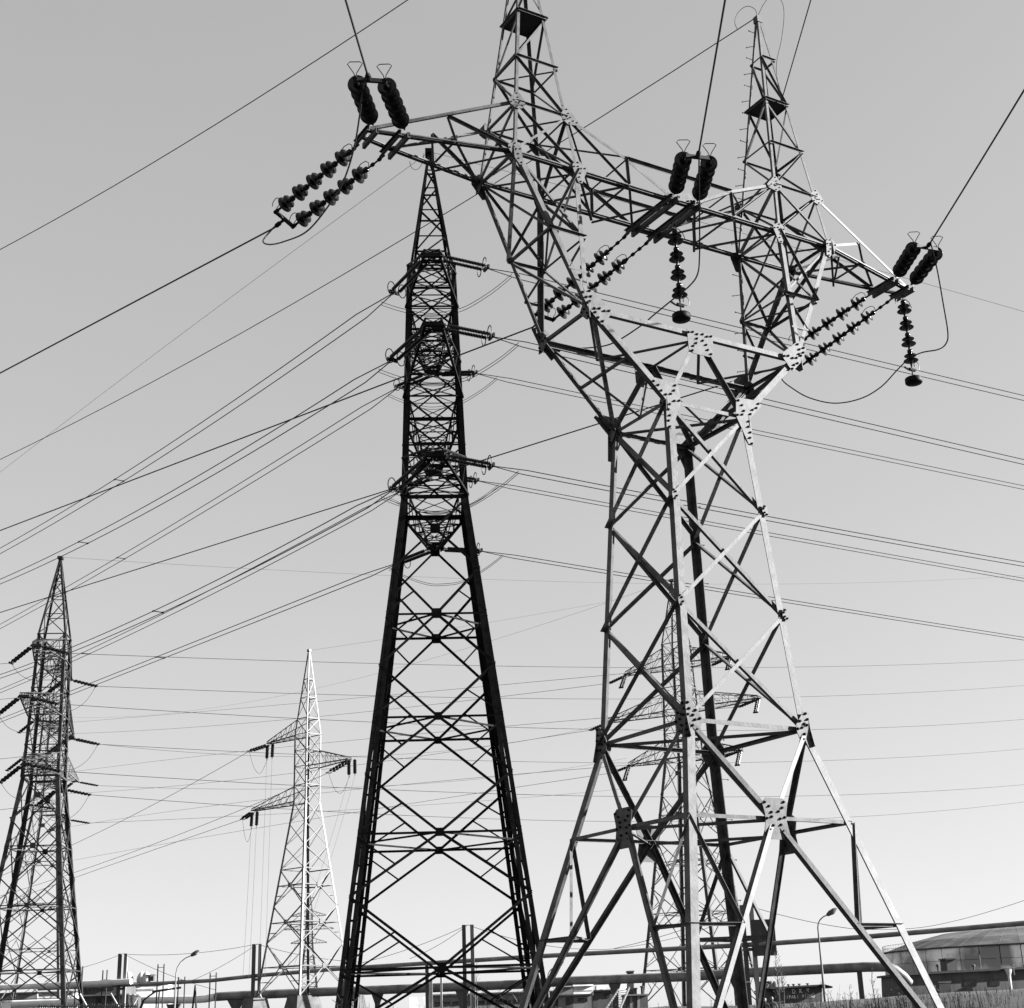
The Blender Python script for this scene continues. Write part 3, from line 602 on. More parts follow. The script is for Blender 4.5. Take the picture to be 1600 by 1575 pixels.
# ------------------------------------------------------------------ barrel towers
HW = [(0, 5.5), (29.9, 1.9), (44.9, 1.47)]
def hw(z): return 5.5-.1204*z if z < 29.9 else 1.9-.0287*(z-29.9) if z < 44.95 else max(.13, 1.3-(z-44.9)*.141)
ARM = [(42.02, 7.76), (36.09, 11.1), (29.98, 8.03)]
def barrel(label, X, Y, e, dz, detail, mt, group, scale=1., thick=1.):
    gr = gz(X, Y); root = thing('lattice_tower', (X, Y, gr), label, 'power pylon', group)
    o = V((X, Y, dz)); u = V((-e.y, e.x, 0))
    P = lambda a, b_, z: o + e*a + u*b_ + ez*z
    cat = {}
    z0 = gr - dz + .25
    def m(c, A, B, w_, n=None):
        if detail:
            b = MB()
            if n is None: b.bar(A, B, w_*thick)
            else: b.angle(A, B, n, w_*thick*1.2)
            b.build(c, M[mt], root)
        else: cat.setdefault(c, MB()).bar(A, B, w_*thick)
    def corner(i, z): s_ = ((-1, -1), (1, -1), (1, 1), (-1, 1))[i % 4]; w_ = hw(z); return P(w_*s_[0], w_*s_[1], z)
    NN = [-u, e, u, -e]
    # legs
    for i in range(4):
        si = ((-1, -1), (1, -1), (1, 1), (-1, 1))[i]
        a, b_ = -e*si[0], -u*si[1]
        lg = MB()
        A, Bk, Cn, T = corner(i, z0), corner(i, 29.9), corner(i, 44.9), corner(i, 53.6)
        if detail:
            lg.legl(A, Bk, a, b_, .24, .03); lg.legl(Bk, Cn, a, b_, .30, .03)
            for dd, nn in ((a, b_), (b_, a)):                # second angle of the built-up leg and its battens
                lg.legl(A+dd*.36, Bk+dd*.16, dd, nn, .22, .03)
                k = 32
                for j in range(1, k):
                    q = A.lerp(Bk, j/k); g_ = .36-.20*j/k
                    lg.bar(q+dd*.1+nn*.012, q+dd*(g_+.08)+nn*.012, .12, .012, nn)
            lg.legl(P(*[1.3*si[0], 1.3*si[1]], 44.9), T, a, b_, .15, .02)
        else:
            t = .2*thick
            lg.legl(A, Bk, a, b_, t*2.1, t*.5); lg.legl(Bk, Cn, a, b_, t*1.6, t*.4); lg.legl(Cn, T, a, b_, t, t*.3)
        lg.build('leg', M[mt], root)
        b = MB(); f_ = corner(i, z0); b.lathe((f_.x, f_.y, gz(f_.x, f_.y)-.3), ez, [(0, 1.0), (f_.z-gz(f_.x, f_.y)+.28, .75)], 4); b.build('footing', M['conc'], root)
    low = [(z0, 4.3, 7.8), (7.8, 10.9, 14.0), (14.0, 17.0, 19.9), (19.9, 22.8, 25.5), (25.5, 27.9, 29.9)]
    for f in range(4):
        n = NN[f]
        for za, zc, zb in low:
            A0, A1, B0, B1 = corner(f, za), corner(f+1, za), corner(f, zb), corner(f+1, zb)
            c = (corner(f, zc)+corner(f+1, zc))/2; wd = .115 if za < 20 else .10
            for q in (A0, A1, B0, B1): m('diagonal_brace', q, c, wd, n)
            if za < 25:
                C0, C1 = corner(f, zc), corner(f+1, zc)
                m('ring_tie', C0, c, .10, n); m('ring_tie', c, C1, .10, n)
                for q, cc in ((A0, C0), (A1, C1), (B0, C0), (B1, C1)):
                    m('redundant_brace', q.lerp(c, .5), cc.lerp(q, .05), .07, n)
            b = MB(); s_ = .42 if za < 19 else .56
            b.prof(c+n*.05, c+n*.08, ez, n.cross(ez), [(-s_/2, -s_/2), (s_/2, -s_/2), (s_/2, s_/2), (-s_/2, s_/2)])
            if detail: b.build('gusset_plate', M[mt], root)
            else:
                if 'gusset_plates' not in cat: cat['gusset_plates'] = MB()
                cat['gusset_plates'].add(b.v, b.f)
            c2 = (corner(f+1, zc)+corner(f+2, zc))/2
            if za < 25: m('plan_tie', c, c2, .09)
        zz = [29.9, 33.1, 36.2, 39.1, 42.1, 44.9]
        for za, zb in zip(zz, zz[1:]):
            A0, A1, B0, B1 = corner(f, za), corner(f+1, za), corner(f, zb), corner(f+1, zb)
            m('body_brace', A0, B1, .08, n); m('body_brace', A1, B0, .08, n); m('body_tie', B0, B1, .10, n)
            zm = (za+zb)/2; m('body_tie', corner(f, zm), corner(f+1, zm), .045, n)
        m('body_tie', corner(f, 29.9), corner(f+1, 29.9), .2, n)
        zz = [44.9, 47.2, 49.2, 50.9, 52.3, 53.4]
        for i, (za, zb) in enumerate(zip(zz, zz[1:])):
            m('peak_brace', corner(f+i % 2, za), corner(f+(i+1) % 2, zb), .085, n); m('peak_tie', corner(f, zb), corner(f+1, zb), .075, n)
    b = MB(); b.box(P(0, 0, 53.7), .75, .55, .28, math.atan2(e.y, e.x)); b.build('peak_cap', M[mt], root)
    # crossarms
    tips = {}
    for k, (za, la) in enumerate(ARM):
        for sd in (1, -1):
            am = MB(); w_ = hw(za); zt = min(za+2.3, 44.9)
            parts = []
            def a_(A, B, t): parts.append((A, B, t))
            for s_ in (-1, 1):
                rb, tb = P(sd*w_, w_*s_, za), P(sd*la, .42*s_, za+.05); rt_, tt = P(sd*hw(zt), hw(zt)*s_, zt), P(sd*la, .4*s_, za+.4)
                a_(rb, tb, .14); a_(rt_, tt, .095)
                nsg = 5 if la > 10 else 4
                for j in range(nsg):
                    q0, q1 = rb.lerp(tb, j/nsg), rt_.lerp(tt, j/nsg); q2, q3 = rb.lerp(tb, (j+1)/nsg), rt_.lerp(tt, (j+1)/nsg)
                    a_(q1, q2, .05); a_(q2, q3, .05)
                    ob, ob2 = P(sd*w_, -w_*s_, za).lerp(P(sd*la, -.42*s_, za+.05), (j+1)/nsg), P(sd*hw(zt), -hw(zt)*s_, zt).lerp(P(sd*la, -.4*s_, za+.4), (j+1)/nsg)
                    a_(q0, ob, .055); a_(q1, ob2, .04)
                    if s_ > 0: a_(q2, ob, .055); a_(q3, ob2, .04)
            a_(P(sd*la, -.5, za+.05), P(sd*la, .5, za+.05), .24); a_(P(sd*(la-.7), -.5, za+.05), P(sd*(la-.7), .5, za+.05), .16)
            for A, B, t in parts: am.bar(A, B, t*thick)
            am.build('crossarm', M[mt], root)
            tips[(k, sd)] = P(sd*la, 0, za)
    for c, b in cat.items():
        ob = b.build({'diagonal_brace': 'diagonal_braces', 'ring_tie': 'ring_ties', 'redundant_brace': 'redundant_braces', 'plan_tie': 'plan_ties', 'body_brace': 'body_braces', 'body_tie': 'body_ties',
                      'peak_brace': 'peak_braces', 'peak_tie': 'peak_ties'}.get(c, c), M[mt], root); tag(ob, kind='stuff')
    return root, tips, u, P
def rods(label, A, d, L, u, group, detail=True, mt='porc', r=.12):
    r = .15 if not detail else .11
    """double long-rod tension string with its corona hoops"""
    d = d.normalized(); root = thing('tension_insulator_set', A, label, 'insulator string', group)
    s = d.cross(ez).normalized()
    for k in (-1, 1):
        P = A + s*((.24 if detail else .17)*k); pr = []; n = 26 if detail else 6; x = .25
        pr = [(0, .03), (.24, .03)]
        for i in range(n):
            q = .25 + (L-.45)*i/n; h = (L-.45)/n; pr += [(q, r*.55), (q+h*.45, r), (q+h*.55, r), (q+h*.98, r*.55)]
        pr += [(L-.18, .03), (L, .03)]
        b = MB(); b.lathe(P, d, pr, 10 if detail else 6); b.build('insulator_string', M[mt], root)
        if detail:
            b = MB(); c = P + d*(L-.28) + s*(.12*k); b.tube([c + (ez*math.cos(t)*.42 + s*math.sin(t)*.26) for t in [i*math.pi/8 for i in range(17)]], .03, 5); b.build('corona_ring', M['cable'], root)
    E = A + d*L; b = MB(); b.bar(E-s*.32, E+s*.32, .12, .2); b.build('yoke_plate', M['bolt'], root)
    b = MB(); b.bar(A-s*.3, A+s*.3, .08, .14); b.build('link_bar', M['bolt'], root)
    return E
VR2 = hdir(5990, 1690); VL2 = hdir(-1030, 1541)
phi = .0623; e_c = V((math.sin(phi), -math.cos(phi), 0))
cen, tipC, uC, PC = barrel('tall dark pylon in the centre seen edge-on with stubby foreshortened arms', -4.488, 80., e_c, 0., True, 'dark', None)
names = {(0, 1): 'top near arm', (1, 1): 'middle near arm', (2, 1): 'bottom near arm', (0, -1): 'top far arm', (1, -1): 'middle far arm', (2, -1): 'bottom far arm'}
RE = {(0, 1): ((768, 424), (1600, 622)), (1, 1): ((775, 530), (1600, 722)), (0, -1): ((755, 587), (1600, 762)), (2, 1): ((780, 735), (1600, 882)), (1, -1): ((765, 757), (1600, 906)), (2, -1): ((768, 866), (1600, 998))}
RS = {(0, 1): (760, 419), (1, 1): (768, 526), (0, -1): (742, 583), (2, 1): (768, 728), (1, -1): (745, 751), (2, -1): (750, 861)}
LS = {(0, 1): (616, 457), (1, 1): (608, 567), (0, -1): (620, 606), (2, 1): (606, 773), (1, -1): (610, 776), (2, -1): (600, 888)}
LEd = {(0, 1): ((340, 650), (0, 861)), (1, 1): ((330, 738), (0, 909)), (0, -1): ((330, 788), (0, 979)), (2, 1): ((350, 906), (0, 1057)), (1, -1): ((350, 915), (0, 1080)), (2, -1): ((274, 1018), (0, 1126))}
for k, tip in tipC.items():
    nm = names[k]
    for side, h, spx, ed in (('right', VR2, RS[k], RE[k]), ('left', VL2, LS[k], LEd[k])):
        A = tip + h*.55 + ez*.0
        E0 = inplane(A, h, *spx); d = (E0-A); L = min(max(d.length, 1.7), 3.4); d.normalize()
        E_ = rods('dark double insulator string on the %s of the dark pylon, pointing %s' % (nm, side), A, d, L, None, 'insulators of the dark pylon')
        pix = [((ed[0][0]+ed[1][0])/2, (ed[0][1]+ed[1][1])/2), ed[1]] if side == 'right' else list(ed)
        wire('conductor_pair', 'twin wires running %s from the %s of the dark pylon' % (side, nm), E_, h, pix, .027 if side == 'right' else .032, 'power line', 'twin wires of the dark pylon', far=1.5, pair=.62 if side == 'right' else .72, side_=side+str(k[0]))
        PH[('c', k, side)] = (E_, d)
    # jumper loops under the arm
    Er, dr = PH[('c', k, 'right')]; El, dl = PH[('c', k, 'left')]
    lo = 1.5; root = thing('jumper_cable', tip-ez*1.5, 'twin jumper loop under the %s of the dark pylon' % nm, 'cable', 'jumper loops of the dark pylon')
    for o_ in (-.2, .2):
        oo = e_c*o_; a0, a1 = El + VL2*1.4 + oo - ez*.1, Er + VR2*1.6 + oo - ez*.15
        pts = [a0, a0.lerp(a1, .15)-ez*lo*.45, a0.lerp(a1, .35)-ez*lo*.9, a0.lerp(a1, .5)-ez*lo, a0.lerp(a1, .65)-ez*lo*.95, a0.lerp(a1, .85)-ez*lo*.5, a1]
        sline('conductor', None, pts, .017, n=5, parent=root)
apx = PC(0, 0, 53.8)
wire('shield_wire', 'thin wire down left from the tip of the dark pylon', apx, VL2, [(340, 480), (0, 738)], .014, 'power line', 'ground wires of the dark pylon', far=1.4)
wire('shield_wire', 'thin wire running right from the tip of the dark pylon', apx, VR2, [(1136, 358), (1600, 487)], .014, 'power line', 'ground wires of the dark pylon', far=1.5)
b = MB()
for s_ in (-1, 1):
    c = PC(0, .35*s_, 53.1); b.tube([c + uC*s_*.45*(1-math.cos(t)) - ez*(.9*math.sin(t)-.6+.6*t/3.14) for t in [i*math.pi/10 for i in range(11)]], .018, 4)
tag(b.build('bonding_wire', M['cable']), 'pair of thin wire loops hanging at the tip of the dark pylon', 'cable')
# ------------------------------------------------------------------ left pylon and its fainter twin
def arms_only(labels, tips, dirs, L, mtw, grp, skip=(), detail=False):
    out = {}
    for k, tip in tips.items():
        for side, d in dirs:
            if (k, side) in skip: continue
            if side == 'left':
                h = V((-.93, .36, 0)); A = tip + h*.5; q = tofoto(A); sc_ = 150/tip.y; d = inplane(A, h, q[0]-34*sc_, q[1]+27*sc_) - A
            out[(k, side)] = rods('dark double insulator string on the %s of the %s, pointing %s' % (names[k], labels, side), tip + V((d.x, d.y, 0)).normalized()*.5, d, L, None, grp, detail)
    return out
e_l = V((-math.sin(-.0926), -math.cos(-.0926), 0)); 
# the crossarms lie along the line from near-left to far-right
lp, tipL, uL, PL = barrel('grey brown pylon at the left edge with three pairs of arms', -49.17, 151.23, V((-math.sin(-.0926), -math.cos(-.0926), 0)), -3.13, False, 'mid', None, thick=1.0)
VRl = hdir(3600, 1560); VLl = V((-.9, -.43, 0)).normalized()
oL = arms_only('left edge pylon', tipL, (('right', VRl - ez*.12), ('left', VLl - ez*.22)), 2.9, 'cable', 'insulators of the left edge pylon')
tg = {(0, 1): ((600, 1037), (1600, 1031)), (0, -1): ((580, 1087), (1600, 1071)), (1, 1): ((575, 1128), (1600, 1124)), (1, -1): ((570, 1183), (1600, 1170)), (2, 1): ((560, 1232), (1600, 1226)), (2, -1): ((550, 1270), (1600, 1253))}
for k, E_ in oL.items():
    if k[1] == 'right': wire('phase_wire', 'faint wire running right from the %s of the left edge pylon' % names[k[0]], E_, VRl, tg[k[0]], .032, 'power line', 'faint wires of the left edge pylon', mt='cablef', far=1.15)
    else:
        b = MB(); b.tube([E_ + VLl*t - ez*(.16*t - .0009*t*t) for t in range(0, 100, 8)], .022, 4); tag(b.build('phase_wire', M['cablef']), 'short wire leaving the frame left from the %s of the left edge pylon' % names[k[0]], 'power line', 'wires leaving left from the left edge pylon')
for k, tip in tipL.items():
    a0, a1 = oL[(k, 'left')], oL[(k, 'right')]
    sline('jumper_cable', 'thin jumper loop under the %s of the left edge pylon' % names[k], [a0, a0.lerp(a1, .2)-ez*1.5, a0.lerp(a1, .5)-ez*2.3, a0.lerp(a1, .8)-ez*1.6, a1], .022, n=5, group='jumper loops of the left edge pylon')
wire('shield_wire', 'very faint wire running right from the tip of the left edge pylon', PL(0, 0, 53.8), VRl, [(600, 899), (1600, 899)], .016, 'power line', mt='cablef', far=1.15)
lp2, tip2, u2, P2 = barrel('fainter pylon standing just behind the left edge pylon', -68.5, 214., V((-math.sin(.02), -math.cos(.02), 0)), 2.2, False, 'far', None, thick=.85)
o2 = arms_only('faint left pylon', tip2, (('right', VRl - ez*.1), ('left', VLl - ez*.2)), 3.0, 'cable', 'insulators of the fainter left pylon')
tg2 = {(0, 1): ((600, 1128), (1050, 1068)), (0, -1): ((600, 1180), (950, 1130)), (1, 1): ((600, 1150), (1050, 1100)), (1, -1): ((600, 1228), (950, 1190)), (2, 1): ((600, 1203), (950, 1175)), (2, -1): ((600, 1262), (950, 1235))}
for k, E_ in o2.items():
    if k[1] == 'right' and k[0] in ((0, -1), (1, -1), (2, -1)):
        wire('phase_wire', 'very faint wire going right from the %s of the faint left pylon' % names[k[0]], E_, hdir(3000, 1500), tg2[k[0]], .03, 'power line', 'faint wires of the fainter left pylon', mt='cablef', far=1.05)
# ------------------------------------------------------------------ pylon seen through the near one
e_d = V((math.cos(-.598), math.sin(-.598), 0))
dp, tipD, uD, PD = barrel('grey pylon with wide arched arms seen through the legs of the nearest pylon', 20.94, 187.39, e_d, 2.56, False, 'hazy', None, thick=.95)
VLd = hdir(-900, 1480); VRd = V((.55, -.83, 0)).normalized()
nmD = {(k, s): n.replace('near arm', 'right arm').replace('far arm', 'left arm') for (k, s), n in names.items()}
tgD = {(0, -1): ((620, 1107), (120, 1146)), (1, -1): ((560, 1195), (110, 1240)), (2, -1): ((600, 1262), (110, 1345)), (0, 1): ((620, 1085), (120, 1128)), (1, 1): ((620, 1150), (120, 1205)), (2, 1): ((640, 1225), (120, 1290))}
for k, tip in tipD.items():
    for side, d in (('left', VLd - ez*.1), ('front', V((-.35, -.9, 0)) - ez*.9)):
        E_ = rods('dark insulator string on the %s of the grey arched pylon, %s' % (nmD[k], 'pointing left' if side == 'left' else 'slanting down'), tip + V((d.x, d.y, 0)).normalized()*.5, d, 3.2, None, 'insulators of the pylon seen through the nearest one', False)
        if side == 'left': wire('phase_wire', 'faint wire going left from the %s of the grey arched pylon' % nmD[k], E_, VLd, tgD[k], .03, 'power line', 'faint wires of the pylon behind the nearest one', mt='cablef', far=1.05)
wire('shield_wire', 'very faint wire going left from the tip of the pylon behind the nearest one', PD(0, 0, 53.8), VLd, [(850, 975), (100, 1120)], .016, 'power line', mt='cablef', far=1.0)
# tiny pylon in the distance
e_t = V((math.cos(.1), math.sin(.1), 0))
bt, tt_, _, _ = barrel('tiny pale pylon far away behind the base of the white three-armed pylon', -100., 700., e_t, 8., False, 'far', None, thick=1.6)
# ------------------------------------------------------------------ the three-armed pylon
BX, BY = -21.1, 145.; BB = V((BX, BY, 0)); pb = math.radians(-42); e_b = V((math.cos(pb), math.sin(pb), 0)); u_b = V((-e_b.y, e_b.x, 0))
broot = thing('lattice_tower', (BX, BY, gz(BX, BY)), 'pale three-armed pylon left of the dark one with one side shining white', 'power pylon')
def bw_(z): return (.95 - (z-22.6)*.012) if 22.6 < z < 29.2 else .95-(z-29.2)*.1 if z >= 29.2 else .95+(22.6-z)*.1235
def bc(i, z):
    s_ = ((-1, -1), (1, -1), (1, 1), (-1, 1))[i % 4]; w_ = max(.08, bw_(z)); return BB + e_b*(w_*s_[0]) + u_b*(w_*s_[1]) + ez*z
zt0 = 4.45
for i in range(4):
    si = ((-1, -1), (1, -1), (1, 1), (-1, 1))[i]; b = MB()
    for za, zb, t in ((zt0, 22.6, .2), (22.6, 29.2, .16), (29.2, 37.7, .12)): b.legl(bc(i, za), bc(i, zb), -e_b*si[0], -u_b*si[1], t, .05)
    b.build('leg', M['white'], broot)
    q = bc(i, zt0); zb = gz(q.x, q.y)-.3; b = MB(); b.lathe((q.x, q.y, zb), ez, [(0, 1.9), (q.z-zb-.4, 1.2), (q.z-zb, 1.1)], 4); b.build('footing', M['conc'], broot)
NB_ = [-u_b, e_b, u_b, -e_b]
zl = [zt0, 9.3, 12.7, 16.1]
def bm_(name, A, B, n, t): b = MB(); b.angle(A, B, n, t, t=t*.2); b.build(name, M['white'], broot)
for f in range(4):
    n = NB_[f]
    for za, zb in zip(zl, zl[1:]):
        A0, A1, B0, B1 = bc(f, za), bc(f+1, za), bc(f, zb), bc(f+1, zb); wa, wb = bw_(za), bw_(zb)
        zc = za + (zb-za)*wa/(wa+wb); c = (bc(f, zc)+bc(f+1, zc))/2
        for q in (A0, A1, B0, B1): bm_('diagonal_brace', q, c, n, .10)
        bm_('ring_tie', bc(f, zc), c, n, .09); bm_('ring_tie', c, bc(f+1, zc), n, .09)
        for q, cc in ((A0, bc(f, zc)), (A1, bc(f+1, zc))): bm_('redundant_brace', q.lerp(c, .5), cc.lerp(q, .5), n, .06)
        bm_('plan_tie', c, (bc(f+1, zc)+bc(f+2, zc))/2, ez, .07)
        b = MB(); b.prof(c+n*.04, c+n*.07, ez, n.cross(ez), [(-.22, -.22), (.22, -.22), (.22, .22), (-.22, .22)]); b.build('gusset_plate', M['white'], broot)
    bm_('ring_tie', bc(f, 16.1), bc(f+1, 16.1), n, .1)
    zz = [16.1, 18.3, 20.5, 22.6, 24.2, 26.0, 27.6, 29.2, 30.8, 32.9, 34.8]
    for i, (za, zb) in enumerate(zip(zz, zz[1:])):
        bm_('body_brace', bc(f, za), bc(f+1, zb), n, .065)
        if za < 29: bm_('body_brace', bc(f+1, za), bc(f, zb), n, .065)
        if za > 22: bm_('body_tie', bc(f, zb), bc(f+1, zb), n, .08)
b = MB(); b.box(BB+ez*37.8, .35, .3, .25, pb); b.build('peak_cap', M['white'], broot)
VLb = hdir(-1500, 1700)
for sd, za, zt, la, lab, pe in ((-1, 29.18, 30.7, 6.25, 'upper left arm', (343, 1189)), (1, 25.9, 27.6, 6.3, 'right arm', (497, 1217)), (-1, 22.64, 24.1, 8.5, 'lower left arm', (373, 1284))):
    am = MB(); w_ = bw_(za); parts = []
    for s_ in (-1, 1):
        rb, tb = BB+e_b*(sd*w_)+u_b*(w_*s_)+ez*za, BB+e_b*(sd*la)+u_b*(.22*s_)+ez*(za+.02); wt = bw_(zt); rt_, tt = BB+e_b*(sd*wt)+u_b*(wt*s_)+ez*zt, BB+e_b*(sd*la)+u_b*(.2*s_)+ez*(za+.2)
        am.bar(rb, tb, .10); am.bar(rt_, tt, .065)
        for j in range(6):
            q0, q1, q2, q3 = rb.lerp(tb, j/6), rt_.lerp(tt, j/6), rb.lerp(tb, (j+1)/6), rt_.lerp(tt, (j+1)/6); am.bar(q1, q2, .035); am.bar(q2, q3, .035)
            if s_ > 0: am.bar(q2, q2 - u_b*2*(w_+( .22-w_)*(j+1)/6), .04); am.bar(q0, q2 - u_b*2*(w_+(.22-w_)*(j+1)/6), .04)
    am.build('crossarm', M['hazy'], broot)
    tip = BB + e_b*(sd*la) + ez*za
    # left-going pair of strings
    root = thing('tension_insulator_set', tip, 'small insulator pair slanting left from the %s of the three-armed pylon' % lab, 'insulator string', 'slanting strings of the pale three-armed pylon')
    A = tip - ez*.1; E0 = inplane(A, VLb, *pe); d = (E0-A); L = min(d.length*.62, 3.2); d.normalize(); s = d.cross(ez).normalized()
    for o_ in (-.22, .22):
        b = MB(); b.tube([A+s*o_, A+s*o_+d*(L+.2)], .03, 5)
        for j in range(6): b.lathe(A+s*o_+d*(.25+(L-.3)*j/6), d, [(0, .05), (.03, .13), (.08, .14), (.14, .05), (.2, .12), (.26, .12), (.3, .05)], 8)
        b.build('insulator_string', M['porc'], root)
    E_ = A + d*(L+.3); b = MB(); b.bar(E_-s*.3, E_+s*.3, .08, .1); b.build('yoke_plate', M['bolt'], root)
    pl = {'upper left arm': ((240, 1257), (109, 1322)), 'right arm': ((300, 1296), (120, 1362)), 'lower left arm': ((240, 1328), (112, 1373))}[lab]
    wire('phase_wire', 'faint wire down left from the %s of the pale three-armed pylon' % lab, E_, VLb, pl, .026, 'power line', 'faint wires of the pale three-armed pylon', mt='cablef', far=1.5)
    # hanging pair
    root = thing('suspension_insulator', tip, 'short thick insulator pair hanging from the %s of the three-armed pylon' % lab, 'insulator string', 'hanging pairs of the pale three-armed pylon')
    dn = (V((.12, -.9, -1.35))).normalized(); sx_ = e_b
    for o_ in (-.12, .62):
        b = MB(); q = tip + sx_*(o_*1.15) + dn*.1; pr = [(0, .03), (.1, .03)]
        for j in range(9): pr += [(.12+j*.19, .10), (.2+j*.19, .17), (.25+j*.19, .17), (.29+j*.19, .10)]
        pr += [(1.95, .03), (2.15, .03)]; b.lathe(q, dn, pr, 8); b.build('insulator_string', M['porc'], root)
        a_ = q + dn*2.15; gx = V((a_.x + 2.2*(1 if lab != 'right arm' else -1.6), a_.y-14, 6)); b = MB(); b.tube([a_.lerp(gx, t) - ez*(3.0*t*(1-t)) for t in [i/8 for i in range(9)]], .012, 4); b.build('down_wire', M['cablef'], root)
    q = tip + dn*2.1; sline('jumper_cable', 'small jumper loop below the %s of the pale three-armed pylon' % lab, [E_, E_.lerp(q, .3)-ez*1.5, E_.lerp(q, .65)-ez*1.7, q], .018, n=5, group='jumper loops of the pale three-armed pylon')
wire('shield_wire', 'very faint wire right from the tip of the pale three-armed pylon', BB+ez*37.8, VRl, [(560, 1005), (950, 940)], .012, 'power line', mt='cablef', far=1.)
# ------------------------------------------------------------------ pipes
def at(px, py, Y): return ray(px, py, Y)
GR = 2.15
# slender pipe carried by cable masts
mast = [(192.5, 1490, 168., 'left of the picture'), (402, 1475, 158., 'beside the white three-armed pylon'), (731, 1445, 141., 'under the dark pylon'), (1166, 1414, 128., 'behind the nearest pylon')]
pc = [(60, 1545.5), (240, 1537.5), (330, 1532.5), (400, 1525), (525, 1514.5), (844, 1494.5), (1071, 1482), (1200, 1475), (1350, 1464.5), (1600, 1443), (1800, 1424)]
def Yp(x):
    xs_ = [-200, 192, 402, 731, 1166, 1600, 1900]; ys_ = [185, 168, 158, 141, 128, 118, 112]
    for i in range(6):
        if x <= xs_[i+1]: return ys_[i]+(ys_[i+1]-ys_[i])*(x-xs_[i])/(xs_[i+1]-xs_[i])
    return ys_[-1]
pp = [at(x, y, Yp(x)) for x, y in pc]
root = thing('overhead_pipe', pp[4], 'slender pipe hung high between pairs of masts across the whole background', 'pipe')
b = MB(); b.tube(pp, .17, 12); b.build('pipe', M['pipe'], root, True)
b = MB(); b.tube([q + ez*.17 + V((0, .18, 0)) for q in pp], .06, 6); b.build('small_pipe', M['pipe'], root, True)
b = MB(); b.tube([pp[0]+V((-8, 0, .25)), at(205, 1533.5, 167)], .32, 10); b.build('bright_sleeve', M['pipel'], root, True)
prev = None
for x, y, Y, lab in mast:
    T = at(x, y, Y); gr = gz(T.x, Y); root = thing('cable_mast', (T.x, Y, gr-.2), 'pair of tall posts carrying the slender pipe, %s' % lab, 'mast', 'twin masts of the slender pipe')
    dx = .33*(1 + .15*(x > 700))
    for s_ in (-1, 1):
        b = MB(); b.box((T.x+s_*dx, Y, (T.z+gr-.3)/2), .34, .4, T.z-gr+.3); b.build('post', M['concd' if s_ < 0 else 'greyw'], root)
    z_ = [q for q in (at(x, 1300, Y),)][0]
    zp = CH + 0; 
    py = None
    for (xa, ya), (xb, yb) in zip(pc, pc[1:]):
        if xa <= x <= xb: py = at(x, ya+(yb-ya)*(x-xa)/(xb-xa), Y).z
    b = MB(); b.box((T.x, Y, py-.35), dx*2+.3, .5, .25); b.build('saddle', M['concd'], root)
    if x > 1000: b = MB(); b.box((T.x+1.2, Y-.3, py+.55), 1.9, .5, 2.9); b.build('mast_box', M['concd'], root)
    # suspension cables
    for (cx, cy) in {192.5: [(60, 1527), (338, 1547)], 402: [(300, 1532), (196, 1491), (560, 1503)], 731: [(540, 1510)], 1166: [(960, 1482), (1330, 1451)]}[x]:
        E_ = at(cx, cy, Yp(cx)); b = MB(); b.tube([T.lerp(E_, t)-ez*(1.3*t*(1-t)*(E_-T).length/14) for t in [i/12 for i in range(13)]], .022, 4); b.build('stay_cable', M['cablef'], root)
    if x == 731:
        for cx, cy in ((880, 1481), (640, 1498)): 
            E_ = at(cx, cy, Yp(cx)); b = MB(); b.tube([T.lerp(E_, t)-ez*(1.1*t*(1-t)) for t in [i/10 for i in range(11)]], .022, 4); b.build('stay_cable', M['cablef'], root)
cb = [at(x, y, 121) for x, y in ((1330, 1451), (1380, 1452.5), (1441, 1449), (1500, 1437), (1555, 1421.5), (1600, 1407), (1660, 1385))]
sline('support_cable', 'thin sagging cable above the slender pipe at the right', cb, .02, 'cablef', n=4)
cb = [at(x, y, 133) for x, y in ((880, 1481), (920, 1483.5), (960, 1482.5), (1010, 1475), (1060, 1464), (1110, 1448), (1160, 1420))]
sline('support_cable', 'thin sagging cable above the slender pipe between the two big pylons', cb, .02, 'cablef', n=4)
# fat pipe on columns
pb_ = [(225, 1562.5, 195), (300, 1562, 193), (322, 1560.5, 192), (338, 1557.5, 190.5), (360, 1556, 190), (500, 1550, 188), (653, 1544.5, 185), (813, 1538, 181), (895, 1532.8, 179), (1071, 1526, 176), (1178, 1519.5, 173), (1350, 1511, 168), (1384, 1510.5, 167), (1398, 1515, 167), (1412, 1526, 167.5), (1420, 1536, 168)]
pts = [at(*q) for q in pb_]
root = thing('pipeline', pts[6], 'fat lagged pipe on stubby columns crossing low behind the pylons', 'pipe')
b = MB(); b.tube(pts[3:], .52, 20); b.build('pipe', M['pipe'], root, True)
b = MB(); b.tube([at(20, 1569, 198)] + pts[:4], .46, 20); b.build('bright_pipe', M['pipel'], root, True)
for i in range(4, len(pts)-4):
    A, B_ = pts[i], pts[i+1]; n_ = max(1, int((B_-A).length/2.4))
    for j in range(n_):
        q = A.lerp(B_, j/n_); d = (B_-A).normalized(); b = MB(); b.lathe(q, d, [(0, .528), (.05, .535), (.1, .528)], 20); b.build('band', M['pipe'], root, True)
